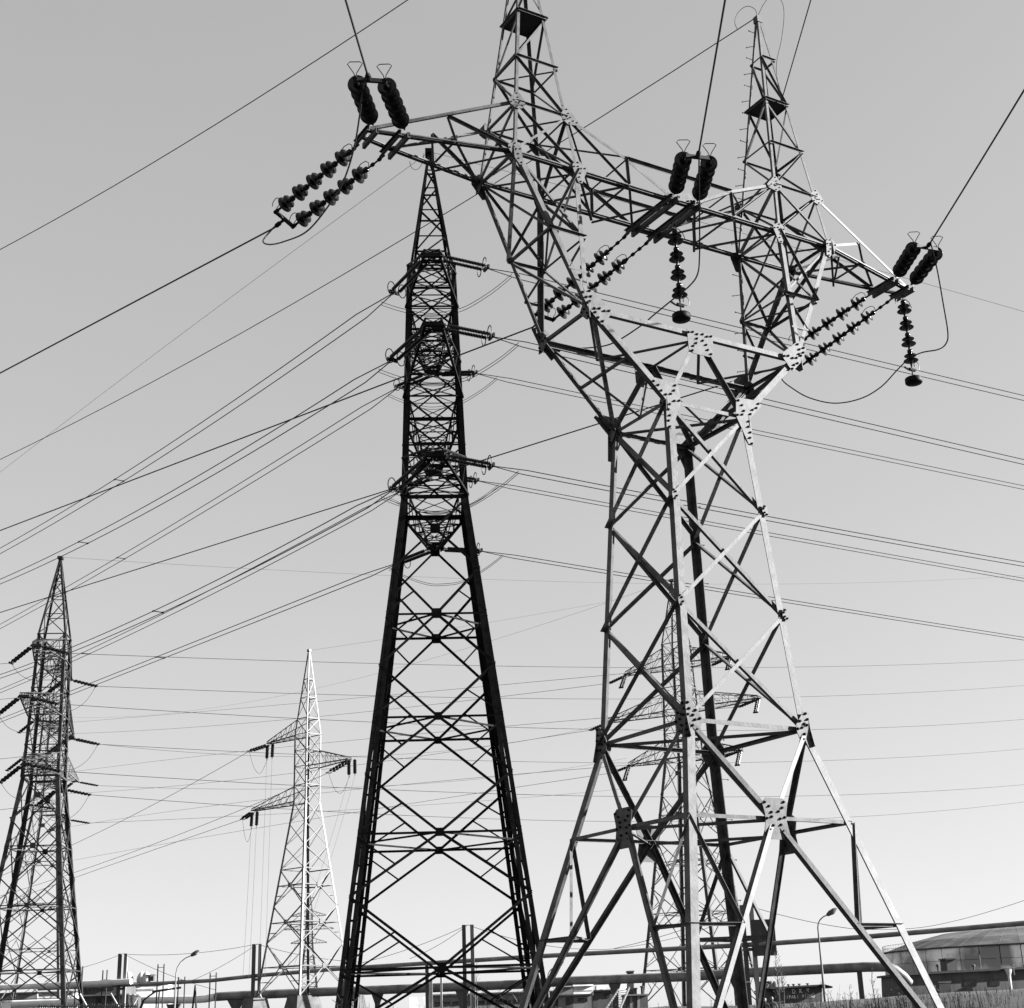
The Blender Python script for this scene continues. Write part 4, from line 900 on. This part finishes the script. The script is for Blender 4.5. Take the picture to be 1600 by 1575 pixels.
for x, wd in ((272, .9), (370, 1.1), (590, .7), (722, .8), (1342, .45), (1150, .8), (960, .7)):
    for (xa, ya, Ya), (xb, yb, Yb) in zip(pb_, pb_[1:]):
        if xa <= x <= xb: t = (x-xa)/(xb-xa); q = at(x, ya+(yb-ya)*t, Ya+(Yb-Ya)*t)
    b = MB(); zb = gz(q.x, q.y)-.3; zt = q.z-.5
    if x == 1342: b.prof(V((q.x, q.y, zb)), V((q.x, q.y, zt)), V((1, 0, 0)), V((0, 1, 0)), [(-.22, -.3), (.22, -.3), (.22, .3), (-.22, .3)])
    else:
        v = []
        for z, hw_ in ((zb, .32*wd/.8), (zt-1.1, .34*wd/.8), (zt, 1.0*wd)): v += [V((q.x-hw_, q.y-.4, z)), V((q.x+hw_, q.y-.4, z)), V((q.x+hw_, q.y+.4, z)), V((q.x-hw_, q.y+.4, z))]
        f = [(0, 3, 2, 1), (8, 9, 10, 11)] + [(4*k+i, 4*k+(i+1) % 4, 4*k+4+(i+1) % 4, 4*k+4+i) for k in (0, 1) for i in range(4)]
        b.add(v, f)
    b.build('column', M['concd'], root)
# ------------------------------------------------------------------ right: tank and buildings
TC = at(1592, 1500, 262.); RT = 22.4
zt_ = at(1592, 1474, 262-RT).z; zr_ = at(1592, 1447, 262).z
root = thing('storage_tank', (TC.x, 262, gz(TC.x, 262)), 'large round storage tank with a ribbed domed roof and blotchy pale wall', 'tank')
NS = 44
for i in range(NS):
    a0, a1 = 2*math.pi*(i+.02)/NS, 2*math.pi*(i+.98)/NS; b = MB()
    for z0_, z1_ in ((gz(TC.x, 262)-.3, zt_),):
        for k_, hgt in enumerate((.0, .25, .5, .75)):
            za_, zb_ = z0_+(z1_-z0_)*hgt+.03, z0_+(z1_-z0_)*(hgt+.25)-.03
            rr_ = RT + .03*(k_ % 2)
            q = lambda a, r, z: V((TC.x+r*math.cos(a), 262+r*math.sin(a), z))
            b.add([q(a0, rr_, za_), q(a1, rr_, za_), q(a1, rr_, zb_), q(a0, rr_, zb_), q(a0, rr_-.2, za_), q(a1, rr_-.2, za_), q(a1, rr_-.2, zb_), q(a0, rr_-.2, zb_)],
                  [(0, 1, 2, 3), (7, 6, 5, 4), (0, 4, 5, 1), (1, 5, 6, 2), (2, 6, 7, 3), (3, 7, 4, 0)])
    b.build('wall_panel', M['tankw'], root)
    b = MB(); P0 = V((TC.x, 262, 0))
    rf = [(RT+.25, zt_-.05), (RT*.8, zt_+(zr_-zt_)*.42), (RT*.55, zt_+(zr_-zt_)*.75), (RT*.28, zt_+(zr_-zt_)*.95), (.8, zr_)]
    v = []
    for r_, z in rf: v += [P0+V((r_*math.cos(a0-.002), r_*math.sin(a0-.002), z)), P0+V((r_*math.cos(a1+.002), r_*math.sin(a1+.002), z))]
    b.add(v + [p_-ez*.1 for p_ in v], [(2*k, 2*k+1, 2*k+3, 2*k+2) for k in range(4)] + [(10+2*k, 12+2*k, 13+2*k, 11+2*k) for k in range(4)] + [(0, 10, 11, 1)])
    b.build('roof_panel', M['tankr'], root)
    b = MB(); am_ = 2*math.pi*i/NS; b.tube([P0+V((r_*math.cos(am_), r_*math.sin(am_), z-.03)) for r_, z in rf], .05, 5); b.build('roof_rib', M['tankr'], root)
b = MB(); b.tube([V((TC.x+(RT+.25)*math.cos(a), 262+(RT+.25)*math.sin(a), zt_)) for a in [i*2*math.pi/64 for i in range(65)]], .12, 5); b.build('rim', M['tankr'], root)
b = MB()
for i in range(40, 62):
    a = math.pi + (i-52)*.045; q = V((TC.x+RT*math.cos(a), 262+RT*math.sin(a), zt_)); b.tube([q, q+ez*1.1], .03, 4)
for h in (.55, 1.1): b.tube([V((TC.x+RT*math.cos(math.pi+(i-52)*.045), 262+RT*math.sin(math.pi+(i-52)*.045), zt_+h)) for i in range(40, 62)], .03, 4)
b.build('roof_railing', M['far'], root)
# flat building in front of the tank
YB = 176.
def bx(name, m_, parent, x0, x1, y0, y1, Y, dep, kind=None):
    A, B_ = at(x0, y0, Y), at(x1, y1, Y); b = MB(); b.box(((A.x+B_.x)/2, Y+dep/2, (A.z+B_.z)/2), abs(B_.x-A.x), dep, abs(A.z-B_.z)); return b.build(name, M[m_], parent)
KX = [0., None]
def tilt(name, m_, parent, q, Y, dep):
    """prism whose front face has its four corners (photo pixels: tl, tr, br, bl) at distance Y"""
    p_ = [at(x, y, Y) for x, y in q]
    if KX[0]:
        if KX[1] is None: KX[1] = p_[0].x
        for _ in range(3): p_ = [at(x, y, Y + KX[0]*(v.x-KX[1])) for (x, y), v in zip(q, p_)]
    b = MB(); b.add(p_ + [v+V((0, dep, 0)) for v in p_], [(0, 1, 2, 3), (7, 6, 5, 4), (0, 4, 5, 1), (1, 5, 6, 2), (2, 6, 7, 3), (3, 7, 4, 0)]); return b.build(name, M[m_], parent)
A = at(1412, 1522, YB); root = thing('flat_roofed_building', (A.x+8, YB, GR), 'long flat-roofed dark building in front of the round tank', 'building')
KX[0] = .22; KX[1] = None
tilt('wall', 'brick', root, [(1414, 1524), (1700, 1509), (1706, 1590), (1418, 1600)], YB, 12)
tilt('roof', 'roofd', root, [(1410, 1520.5), (1702, 1505.5), (1702, 1509), (1410, 1524)], YB-.5, 13)
tilt('door', 'roofd', root, [(1467, 1535), (1485, 1534), (1486, 1560), (1468, 1560)], YB-.06, .1)
tilt('door_frame', 'greyw', root, [(1465.5, 1533), (1486.5, 1532), (1486.5, 1535), (1465.5, 1535.6)], YB-.1, .1)
for x0, x1 in ((1506, 1526), (1546, 1562)): tilt('window', 'glass', root, [(x0, 1530), (x1, 1529.4), (x1, 1540), (x0, 1540.6)], YB-.05, .1)
tilt('roof_box', 'concd', root, [(1479, 1498.5), (1495, 1497.5), (1496.5, 1516), (1481, 1517)], YB+3, 3)
tilt('roof_box_cap', 'concd', root, [(1477.5, 1497), (1495.5, 1496), (1495.5, 1498.5), (1477.5, 1499.2)], YB+2.8, 3.2)
KX[0] = 0.
for x in (1466, 1522, 1583):
    q = at(x, 1515, YB+2); b = MB(); b.lathe(q-ez*.6, ez, [(0, .12), (.9, .12), (.92, .22), (1.15, .22), (1.2, .05)], 8); b.build('roof_vent', M['concd'], root)
q = at(1575, 1511, YB-8); b = MB(); root = thing('t_post', (q.x, q.y, gz(q.x, q.y)-.2), 'pale concrete T-shaped post in front of the flat-roofed building', 'post')
b = MB(); b.tube([V((q.x, q.y, gz(q.x, q.y)-.2)), q-ez*.9, q-ez*.2], [.15, .18, .42], 8); b.box(q, 1.5, .5, .28); b.build('post', M['plaster'], root)
# shed with the painted letters
YS = 182.
A = at(1245, 1560, YS); shed = thing('pump_house', (A.x, YS+2, GR), 'dark rendered pump house with white painted letters under its flat roof', 'building')
KX[0] = .22; KX[1] = None
tilt('wall', 'brick', shed, [(1210, 1545.5), (1284.5, 1540.5), (1286, 1600), (1212, 1600)], YS, 6)
tilt('roof', 'roofd', shed, [(1203.5, 1542.5), (1284, 1538), (1284, 1540.6), (1203.5, 1545.2)], YS-.6, 7.4)
tilt('annex_wall', 'brick', shed, [(1188, 1549), (1210.5, 1547.8), (1212, 1600), (1190, 1600)], YS+.6, 4)
tilt('annex_roof', 'roofd', shed, [(1187, 1547), (1210, 1545.8), (1210, 1548), (1187, 1549.2)], YS+.3, 4.5)
KS = KX[1]; KX[0] = 0.
p_ = [at(1287, 1537.5, YS-1), at(1301, 1541.3, YS-1), at(1301, 1543.6, YS-1), at(1287, 1540, YS-1)]
b = MB(); b.add(p_ + [v+V((0, 5, 0)) for v in p_], [(0, 1, 2, 3), (7, 6, 5, 4), (0, 4, 5, 1), (1, 5, 6, 2), (2, 6, 7, 3), (3, 7, 4, 0)]); b.build('canopy', M['roofd'], shed)
for i, (x, ln) in enumerate(((1232, 3), (1240, 1.5), (1249, 2.2), (1262, 1.4))):
    q = at(x, 1541.5-(x-1232)*.05, YS+2); b = MB(); b.lathe(q-ez*.35, ez, [(0, .1), (.5, .1), (.52, .2), (.62, .2)], 8); b.build('roof_vent', M['concd'], shed)
def letters(txt, x0, x1, y0, y1, hgt_px, Y, parent):
    A, B_ = at(x0, y0, Y), at(x1, y1, Y); n = len(txt)
    for _ in range(3): A, B_ = at(x0, y0, Y+.22*(A.x-KS)), at(x1, y1, Y+.22*(B_.x-KS))
    for i, ch in enumerate(txt):
        if ch == ' ': continue
        cu = bpy.data.curves.new('letter', 'FONT'); cu.body = ch; cu.align_x = 'CENTER'; cu.align_y = 'CENTER'; cu.extrude = .015; cu.size = 1; cu.offset = .012
        t = bpy.data.objects.new('tmp', cu); C.objects.link(t); dg = bpy.context.evaluated_depsgraph_get()
        me = bpy.data.meshes.new_from_object(t.evaluated_get(dg)); bpy.data.objects.remove(t)
        xs_ = [v.co.x for v in me.vertices]; ys_ = [v.co.y for v in me.vertices]
        if not xs_: continue
        h = max(ys_)-min(ys_); s_ = hgt_px*Y/F/(.72)
        me.transform(Matrix.Translation((-(max(xs_)+min(xs_))/2, 0, 0)))
        me.transform(Matrix.Scale(s_, 4)); me.transform(Matrix.Rotation(math.pi/2, 4, 'X')); me.transform(Matrix.Scale(.82, 4, (1, 0, 0))); me.transform(Matrix.Rotation(math.atan(.22), 4, 'Z'))
        me.materials.clear(); me.materials.append(M['paint'])
        o = bpy.data.objects.new('letter', me); put(o, parent, A.lerp(B_, i/(n-1) if n > 1 else 0))
letters('DKV', 1240.3, 1262.5, 1549.4, 1547.6, 6.2, YS-.03, shed)
letters('IPARI VÍZMŰ', 1230, 1271, 1558.4, 1556.2, 4.9, YS-.03, shed)
# small things on the skyline left of the shed
q = at(1196, 1537, 190); b = MB(); b.tube([V((q.x, q.y, GR-.2)), q-ez*.5, q], [.2, .22, .5], 8); b.box(q+ez*.15, 1.4, .6, .25)
tag(b.build('t_post', M['conc']), 'small concrete T-shaped post left of the pump house roof', 'post')
root = thing('twin_silo', at(1205, 1540, 230), 'pair of small pale silos above the left end of the pump house', 'silo')
for x in (1204, 1210.5):
    q = at(x, 1533, 230); b = MB(); b.lathe((q.x, q.y, GR), ez, [(0, .45), (q.z-GR-.2, .45), (q.z-GR, .2)], 10); b.build('silo', M['greyw'], root, True)
# ------------------------------------------------------------------ street lamps
def lamp(x, yt, Y, arm, lab, mt='greyw', side=1):
    T = at(x, yt, Y); gr = gz(T.x, Y)-.2; root = thing('street_lamp', (T.x, Y, gr), lab, 'street lamp', 'arched street lamps')
    b = MB(); H = T.z
    pts = [V((T.x, Y, gr)), V((T.x, Y, gr+(H-gr)*.5)), T] + [T + V((side*arm*(1-math.cos(a)), 0, arm*.95*math.sin(a))) for a in (.35, .7, 1.05)]
    e_ = pts[-1] + V((side*arm*.35, 0, arm*.14)); pts.append(e_)
    b.tube(pts, [.11, .085, .06, .055, .05, .045, .045], 8); b.build('post', M[mt], root, True)
    d = V((side*.83, 0, .5)); b = MB(); b.lathe(e_-d*.1, d, [(0, .06), (.1, .14), (.35, .2), (.7, .19), (.95, .08)], 10); hd = b.build('lamp_head', M['concd'], root, True)
    b = MB(); b.lathe(e_+d*.2-V((-side*.05, 0, .07)), d, [(0, .05), (.1, .13), (.35, .15), (.55, .06)], 10); b.build('lamp_glass', M['lamp'], hd, True)
lamp(1278, 1450, 118., 1.0, 'tall arched street lamp in front of the lettered pump house')
lamp(275, 1521, 150., 1.7, 'pale arched street lamp near the white building at left', 'greyw')
lamp(856, 1527, 150., 1.0, 'small arched street lamp glimpsed between the legs of the two big pylons')
# ------------------------------------------------------------------ centre and left yard
def hut(label, x0, x1, y0, y1, Y, dep, m_, roof=None, openings=(), cat='building', name='shed'):
    A, B_ = at(x0, y0, Y), at(x1, y1, Y); root = thing(name, ((A.x+B_.x)/2, Y+dep/2, gz((A.x+B_.x)/2, Y)), label, cat)
    sl = -.0333*(x1-x0); KX[0] = .38 if m_ == 'plaster' else .2; KX[1] = None
    tilt('wall', m_, root, [(x0, y0), (x1, y0+sl), (x1+2, y1+sl), (x0, y1)], Y, dep)
    if roof: tilt('roof', roof, root, [(x0-1, y0-2.2), (x1+1, y0-2.2+sl), (x1+1, y0+.2+sl), (x0-1, y0+.2)], Y-.4, dep+.8)
    for kd, a, b_, c, d in openings:
        s0 = -.0333*(a-x0); tilt(kd, {'window': 'glass', 'door': 'roofd', 'panel': 'concd', 'stripe': 'greyw'}[kd], root, [(a, c+s0), (b_, c+s0-.0333*(b_-a)), (b_, d+s0-.0333*(b_-a)), (a, d+s0)], Y-.06, .1)
    KX[0] = 0.
    return root
hut('white boxy cabin on a grey plinth between the two big pylons', 896, 926, 1541, 1556, 176, 4, 'plaster', 'plaster', [('stripe', 896, 926, 1548, 1549)])
hut('low grey sheds with dark panels below the white cabin', 858, 924, 1557, 1605, 170, 6, 'greyw', 'roofd', [('door', 866, 872, 1560, 1575), ('panel', 884, 896, 1560, 1576), ('window', 903, 918, 1561, 1567)])
hut('grey tiled hut left of the white cabin', 873, 895, 1544, 1600, 174, 4, 'greyw', 'roofd')
hut('white sunlit house wall behind the fat pipe', 932, 951, 1540, 1600, 215, 6, 'plaster', None, [('window', 938, 942, 1546, 1550)])
hut('dark workshop wall behind the leaning ladder', 926, 966, 1549, 1605, 205, 6, 'concd', 'roofd', [('window', 944, 952, 1553, 1560)])
hut('white wall panel right of the leaning gangway', 966, 983, 1537, 1560, 208, 3, 'plaster')
hut('stained concrete basin wall right of the gangway', 978, 1012, 1556, 1610, 165, 7, 'concd', 'greyw', [('stripe', 984, 988, 1557, 1580), ('stripe', 996, 1000, 1557, 1580)])
hut('small brick chimney stack poking above the fat pipe', 981, 990, 1519, 1600, 196, 2, 'concd', 'concd', cat='chimney', name='chimney')
hut('little grey kiosk beside the chimney stack', 981, 995, 1546, 1600, 180, 2, 'greyw', 'roofd', [('window', 984, 990, 1550, 1553)])
q = at(1003, 1542, 180); b = MB(); b.lathe((q.x, q.y, GR), ez, [(0, .16), (q.z-GR, .16)], 10); b.lathe((q.x, q.y, q.z-.05), ez, [(0, .24), (.15, .24)], 10); tag(b.build('vent_pipe', M['roofd']), 'short dark vent pipe beside the leg of the pylon behind', 'pipe')
# gangway
A0, A1, B0, B1 = at(948, 1575, 160), at(968, 1578, 160), at(965, 1549, 164), at(982, 1546, 164)
root = thing('gangway', A0.lerp(A1, .5), 'leaning timber gangway with cross treads beside the stained basin', 'gangway')
for P_, Q_ in ((A0, B0), (A1, B1)):
    b = MB(); d = (Q_-P_); b.bar(P_-d*.4, Q_+d*.1, .12, .25); b.build('side_beam', M['wood'], root)
for i in range(9):
    t = i/8; b = MB(); b.bar(A0.lerp(B0, t), A1.lerp(B1, t), .22, .05); b.build('tread', M['wood'], root)
# open concrete frame building under the dark pylon
hut('long grey warehouse with a row of dark windows behind the fat pipe', 676, 880, 1556, 1610, 205, 14, 'greyw', 'concd',
    [('window', 680+i*13.5, 690+i*13.5, 1566, 1572) for i in range(14)], name='warehouse')
hut('white gable wall left of the dark pylon foot', 640, 676, 1558, 1605, 225, 8, 'plaster')
for i, (x, yt, wd, m_, lab) in enumerate(((667, 1508, 5, 'concd', 'dark concrete column below the ring of the dark pylon'), (673, 1533, 5, 'plaster', 'pale concrete column beside the dark column'), (689, 1508, 3, 'plaster', 'slender pale pole right of the concrete columns'), (737, 1545, 5, 'plaster', 'stout pale column at the foot of the mast below the dark pylon'))):
    q = at(x, yt, 158); root = thing('concrete_column', (q.x, 158, gz(q.x, 158)-.2), lab, 'column'); b = MB(); wm = wd*158/F; b.box((q.x, 158, (q.z+GR-.3)/2), wm, wm, q.z-GR+.3); b.build('shaft', M[m_], root)
    b = MB(); b.box((q.x, 158, q.z+.06), wm*1.25, wm*1.25, .14); b.build('cap', M[m_], root)
# long low ring beam and pipes under the dark pylon (tank-like platform)
# left yard
hut('long white building at the left with a flat roof', 196, 262, 1537.5, 1600, 232, 3, 'plaster', 'concd', [('stripe', 214, 240, 1546, 1549), ('door', 203, 206, 1550, 1562)])
hut('dark glazed shed below the bright sleeve of the slender pipe', 122, 186, 1539, 1555, 190, 8, 'concd', 'roofd', [('window', 128+i*6.5, 132.5+i*6.5, 1543, 1548.5) for i in range(8)], name='glazed_shed')
hut('low dark store behind the picket fence', 124, 200, 1557, 1600, 180, 6, 'concd', 'greyw', [('door', 150, 158, 1560, 1575), ('window', 170, 176, 1561, 1565)])
hut('far white shed seen through the left edge pylon', 60, 118, 1552, 1600, 235, 8, 'plaster', 'roofd', [('window', 68+i*9, 72+i*9, 1560, 1566) for i in range(5)])
hut('low pale bunker at the very left', -10, 58, 1554, 1600, 245, 9, 'greyw', 'roofd', [('stripe', 4, 50, 1562, 1564)])
for x, m_ in ((201, 1), (221, 1.05), (228.5, 1.05)):
    q = at(x, 1527, 233); b = MB(); b.lathe(q-ez*1.1, ez, [(0, .2), (.15, .45), (.6, .72), (1.1, .68), (1.6, .45), (1.9, .12)], 14)
    tag(b.build('roof_dome', M['plaster'], None, True), {201: 'single white rounded vent on the roof beside the twin posts', 221: 'left one of two white rounded vents on the flat roof', 228.5: 'right one of two white rounded vents on the flat roof'}[x], 'roof vent')
q = at(236, 1529, 233); b = MB(); b.box(q, 1.0, 1, .7); b.box(q+ez*.5, 1.3, 1.2, .12); tag(b.build('roof_unit', M['concd']), 'small dark box unit on the flat roof right of the white vents', 'roof unit')
for x0, x1, yt, Y, lab in ((120, 129.5, 1510, 170, 'close to the left edge pylon'), (247, 256.5, 1506.5, 168, 'in front of the white building'), (328.5, 338, 1520, 165, 'left of the twin concrete posts'), (279, 289, 1526.5, 172, 'beside the pale street lamp'), (161, 167.5, 1516, 176, 'above the glazed shed')):
    A, B_ = at(x0, yt, Y), at(x1, yt-.5, Y); root = thing('pole_pair', ((A.x+B_.x)/2, Y, GR-.2), 'pair of thin black poles %s' % lab, 'pole', 'pairs of thin poles in the left yard')
    for q in (A, B_): b = MB(); b.tube([V((q.x, Y, GR-.3)), q], .07, 6); b.build('pole', M['roofd'], root)
    z_ = min(A.z, B_.z)-.35*(1+(x0 in (120, 161))*2); b = MB(); b.bar(V((A.x, Y, z_)), V((B_.x, Y, z_)), .06); b.build('cross_rail', M['roofd'], root)
q0, q1, q2 = at(305, 1539, 160), at(299, 1580, 160), at(308, 1580, 160); root = thing('a_frame_pole', q0, 'dark A-shaped pole among the thin poles at left', 'pole')
for q in (q1, q2): b = MB(); b.tube([q-ez*1.2, q0], [.12, .08], 6); b.build('pole', M['roofd'], root)
b = MB(); A, B_ = at(238, 1549.5, 158), at(283, 1543, 158); b.tube([A, B_], .12, 6); Cc = at(225, 1562, 158); b.tube([A+V((.3, 0, 0)), Cc], .09, 6); b.tube([Cc, at(212, 1580, 158)-ez], .14, 6); b.tube([at(249, 1548, 158), at(246, 1585, 158)-ez], .07, 6)
tag(b.build('barrier_boom', M['roofd']), 'dark raised boom slanting above the bright pipe at left', 'barrier')
# picket fence
root = thing('picket_fence', at(150, 1575, 120), 'row of slanting grey fence pickets at the lower left', 'fence')
for i in range(46):
    x = 60 + i*3.4; q = at(x, 1568 + (i % 3)*.8 + (2 if x < 112 else 0), 120); b = MB(); bz = gz(q.x, q.y)-.2; lean = V((.18, 0, 0))
    b.bar(V((q.x, q.y, bz))-lean, q+lean*.6, .09, .05, V((0, 1, 0))); b.build('picket', M['wood'], root)
b = MB(); A, B_ = at(60, 1573, 120.1), at(215, 1573, 120.1); b.bar(A, B_, .07); b.build('rail', M['wood'], root)
for x0, y0, x1, y1, lab in ((125, 1553, 137, 1575, 'white slanting strut over the picket fence'), (173, 1552, 188, 1578, 'second white slanting strut beside the twin posts'), (214, 1560, 202, 1580, 'white strut leaning the other way below the dark boom'), (404, 1552, 422, 1580, 'white strut at the foot of the twin posts by the three-armed pylon')):
    b = MB(); b.bar(at(x0, y0, 150), at(x1, y1, 150), .18, .12); tag(b.build('strut', M['plaster']), lab, 'strut')
# ------------------------------------------------------------------ two people by the pump house
def person(x, y, Y, label, coat, face, s=1.):
    T = at(x, y, Y); H = 1.72*s; gr = T.z-H; root = thing('person', (T.x, Y, gr), label, 'person')
    o = V((T.x, Y, gr)); P_ = lambda a, b_, c: o + V((a, b_, c*H))
    me = bpy.data.meshes.new('body'); ob = bpy.data.objects.new('body', me)
    J = [(0, 0, .53, .17), (0, 0, .63, .16), (0, 0, .73, .19), (0, 0, .81, .15), (0, 0, .855, .06), (0, -.01, .90, .075), (0, -.01, .95, .095), (0, 0, .985, .06),
         (.19, 0, .80, .08), (.27, .02, .66, .055), (.25, -.12, .55, .045), (.25, -.2, .50, .04), (-.19, 0, .80, .08), (-.27, .02, .66, .055), (-.25, -.1, .55, .045), (-.24, -.18, .50, .04),
         (.10, 0, .50, .11), (.11, -.02, .28, .07), (.12, .02, .05, .05), (.13, -.12, .02, .045), (-.10, 0, .50, .11), (-.12, -.03, .28, .07), (-.13, .03, .05, .05), (-.14, -.11, .02, .045)]
    E_ = [(0, 1), (1, 2), (2, 3), (3, 4), (4, 5), (5, 6), (6, 7), (3, 8), (8, 9), (9, 10), (10, 11), (3, 12), (12, 13), (13, 14), (14, 15), (0, 16), (16, 17), (17, 18), (18, 19), (0, 20), (20, 21), (21, 22), (22, 23)]
    me.from_pydata([P_(a, b_, c)-o for a, b_, c, r_ in J], E_, []); me.materials.append(M[coat]); put(ob, root, o)
    md = ob.modifiers.new('skin', 'SKIN'); 
    for i, j in enumerate(J): me.skin_vertices[0].data[i].radius = (j[3], j[3]*.8)
    me.skin_vertices[0].data[0].use_root = True
    ob.modifiers.new('sub', 'SUBSURF').levels = 1; ob.modifiers['sub'].render_levels = 1
    b = MB(); c = P_(0, -.025, .935); b.lathe(c-ez*.115, ez, [(0, .035), (.03, .065), (.09, .088), (.15, .092), (.2, .075), (.23, .03)], 12)
    b.lathe(c+V((face*.03, -.085, -.02)), V((face*.4, -1, 0)), [(0, .02), (.03, .012)], 6)
    for s_ in (-1, 1): b.lathe(c+V((s_*.09, 0, 0)), V((s_, 0, 0)), [(0, .03), (.015, .02)], 6)
    b.build('face', M['skin'], root, True)
    b = MB(); b.lathe(c-ez*.02+V((0, .03, 0)), ez, [(0, .10), (.06, .104), (.13, .085), (.155, .03)], 12); b.build('hair', M['hair'], root, True)
person(1194.5, 1559.5, 92, 'person in a dark coat standing left of the other by the pump house', 'cloth', -1)
person(1205.5, 1557.5, 92.5, 'person with a sunlit face standing nearer the lettered pump house', 'cloth2', 1, 1.02)
# ------------------------------------------------------------------ weeds, saplings
rnd = random.Random(3)
def blade(b, P_, h, lean, w_, heads=True):
    d = V((rnd.gauss(0, lean), rnd.gauss(0, lean*.6), 1)).normalized(); c1 = P_ + d*h*.5; c2 = P_ + d*h + V((rnd.gauss(0, lean), 0, 0))*h*.3
    b.tube([P_, c1, c2], [w_, w_*.8, w_*.35], 3, False)
    if heads and rnd.random() < .5:
        for k in range(rnd.randint(2, 5)):
            t = rnd.uniform(.5, 1); q = c1.lerp(c2, (t-.5)*2); e_ = q + V((rnd.uniform(-1, 1), rnd.uniform(-.5, .5), rnd.uniform(.3, 1)))*h*.12; b.tube([q, e_], [w_*.6, w_*.9], 3, False)
for lab, cnt, xr, yr, hr in (('tall dry weeds in the meadow at the lower right', 4200, (17, 46), (62, 101), (.15, .6)), ('dry weeds under the two big pylons', 2600, (-9, 17), (55, 98), (.3, 1.1)), ('thin dry grass along the lower left', 1500, (-40, -9), (70, 100), (.5, 1.3))):
    b = MB()
    for i in range(cnt):
        x, y = rnd.uniform(*xr), rnd.uniform(*yr); h = rnd.uniform(*hr)*(1.5 if rnd.random() < .08 else 1); blade(b, V((x, y, gz(x, y)-.05)), h, .16, rnd.uniform(.008, .016))
    tag(b.build('dry_weeds', M['weed']), lab, 'weeds', kind='stuff')
b = MB()
for cxx, cyy, n_ in [(rnd.uniform(17, 45), rnd.uniform(80, 99), rnd.randint(8, 26)) for _ in range(26)]:
    for i in range(n_):
        x, y = cxx+rnd.gauss(0, .8), cyy+rnd.gauss(0, .6); blade(b, V((x, y, gz(x, y)-.05)), rnd.uniform(.5, 1.7), .14, rnd.uniform(.010, .02))
tag(b.build('scrub', M['weed']), 'uneven clumps of taller scrub rising out of the meadow at right', 'scrub', kind='stuff')
def tuft(px, y_top, Y, n, lab):
    T = at(px, y_top, Y); g_ = gz(T.x, Y); H = T.z-g_; b = MB()
    for i in range(n): blade(b, V((T.x+rnd.gauss(0, .12), Y+rnd.gauss(0, .12), g_-.05)), H*rnd.uniform(.6, 1), .07, .012)
    tag(b.build('weed_clump', M['weed']), lab, 'weeds')
for px, yt, Y, n, lab in ((530, 1535, 45, 9, 'tall weed clump at the left foot of the dark pylon'), (557, 1540, 46, 8, 'weed clump just right of the left foot of the dark pylon'), (762, 1535, 48, 10, 'tall weed clump below the small ring joint right of the mast'), (800, 1543, 48, 9, 'weed clump between the mast and the right foot of the dark pylon'),
    (860, 1520, 42, 6, 'tall stalks crossing the left leg of the nearest pylon'), (1322, 1545, 60, 9, 'weed clump left of the slim column of the fat pipe'), (1370, 1543, 62, 8, 'weed clump right of the slim column of the fat pipe'), (1400, 1536, 64, 9, 'tall weed clump by the end of the fat pipe'), (1500, 1545, 66, 9, 'weed clump before the door of the flat-roofed building')):
    tuft(px, yt, Y, n, lab)
def sapling(px, yt, Y, lab, spread=.5, n=34):
    T = at(px, yt, Y); g_ = gz(T.x, Y)-.1; H = T.z-g_; base_ = V((T.x-.03*H, Y, g_)); root = thing('bare_sapling', base_, lab, 'sapling')
    tr = [base_, base_.lerp(T, .35)+V((.05, 0, 0)), base_.lerp(T, .7)-V((.06, 0, 0)), T]
    b = MB(); b.tube(tr, [.05, .035, .02, .008], 5); b.build('trunk', M['bark'], root)
    b = MB()
    for i in range(n):
        t = rnd.uniform(.25, .95); q = base_.lerp(T, t); a = rnd.uniform(0, 6.28); L = H*spread*(1.05-t)*rnd.uniform(.5, 1)
        d = V((math.cos(a), math.sin(a), rnd.uniform(.9, 1.8))).normalized(); e_ = q + d*L; b.tube([q, q.lerp(e_, .5)+V((0, 0, -.02)), e_], [.014, .01, .004], 3, False)
        for k in range(3):
            u_ = rnd.uniform(.3, .9); q2 = q.lerp(e_, u_); d2 = (d + V((rnd.uniform(-.7, .7), rnd.uniform(-.7, .7), .2))).normalized(); b.tube([q2, q2+d2*L*.35], [.007, .003], 3, False)
    tag(b.build('twigs', M['bark'], root), kind='stuff')
sapling(1212, 1478, 95, 'thin bare sapling rising above the fat pipe left of the lamp', .35, 40)
sapling(1221, 1505, 100, 'smaller bare sapling between the sapling and the street lamp', .35, 26)
sapling(1362, 1508, 80, 'bare crooked stem right of the slim column', .3, 16)
sapling(745, 1500, 110, 'spindly bare shrub below the ring of the dark pylon', .3, 20)
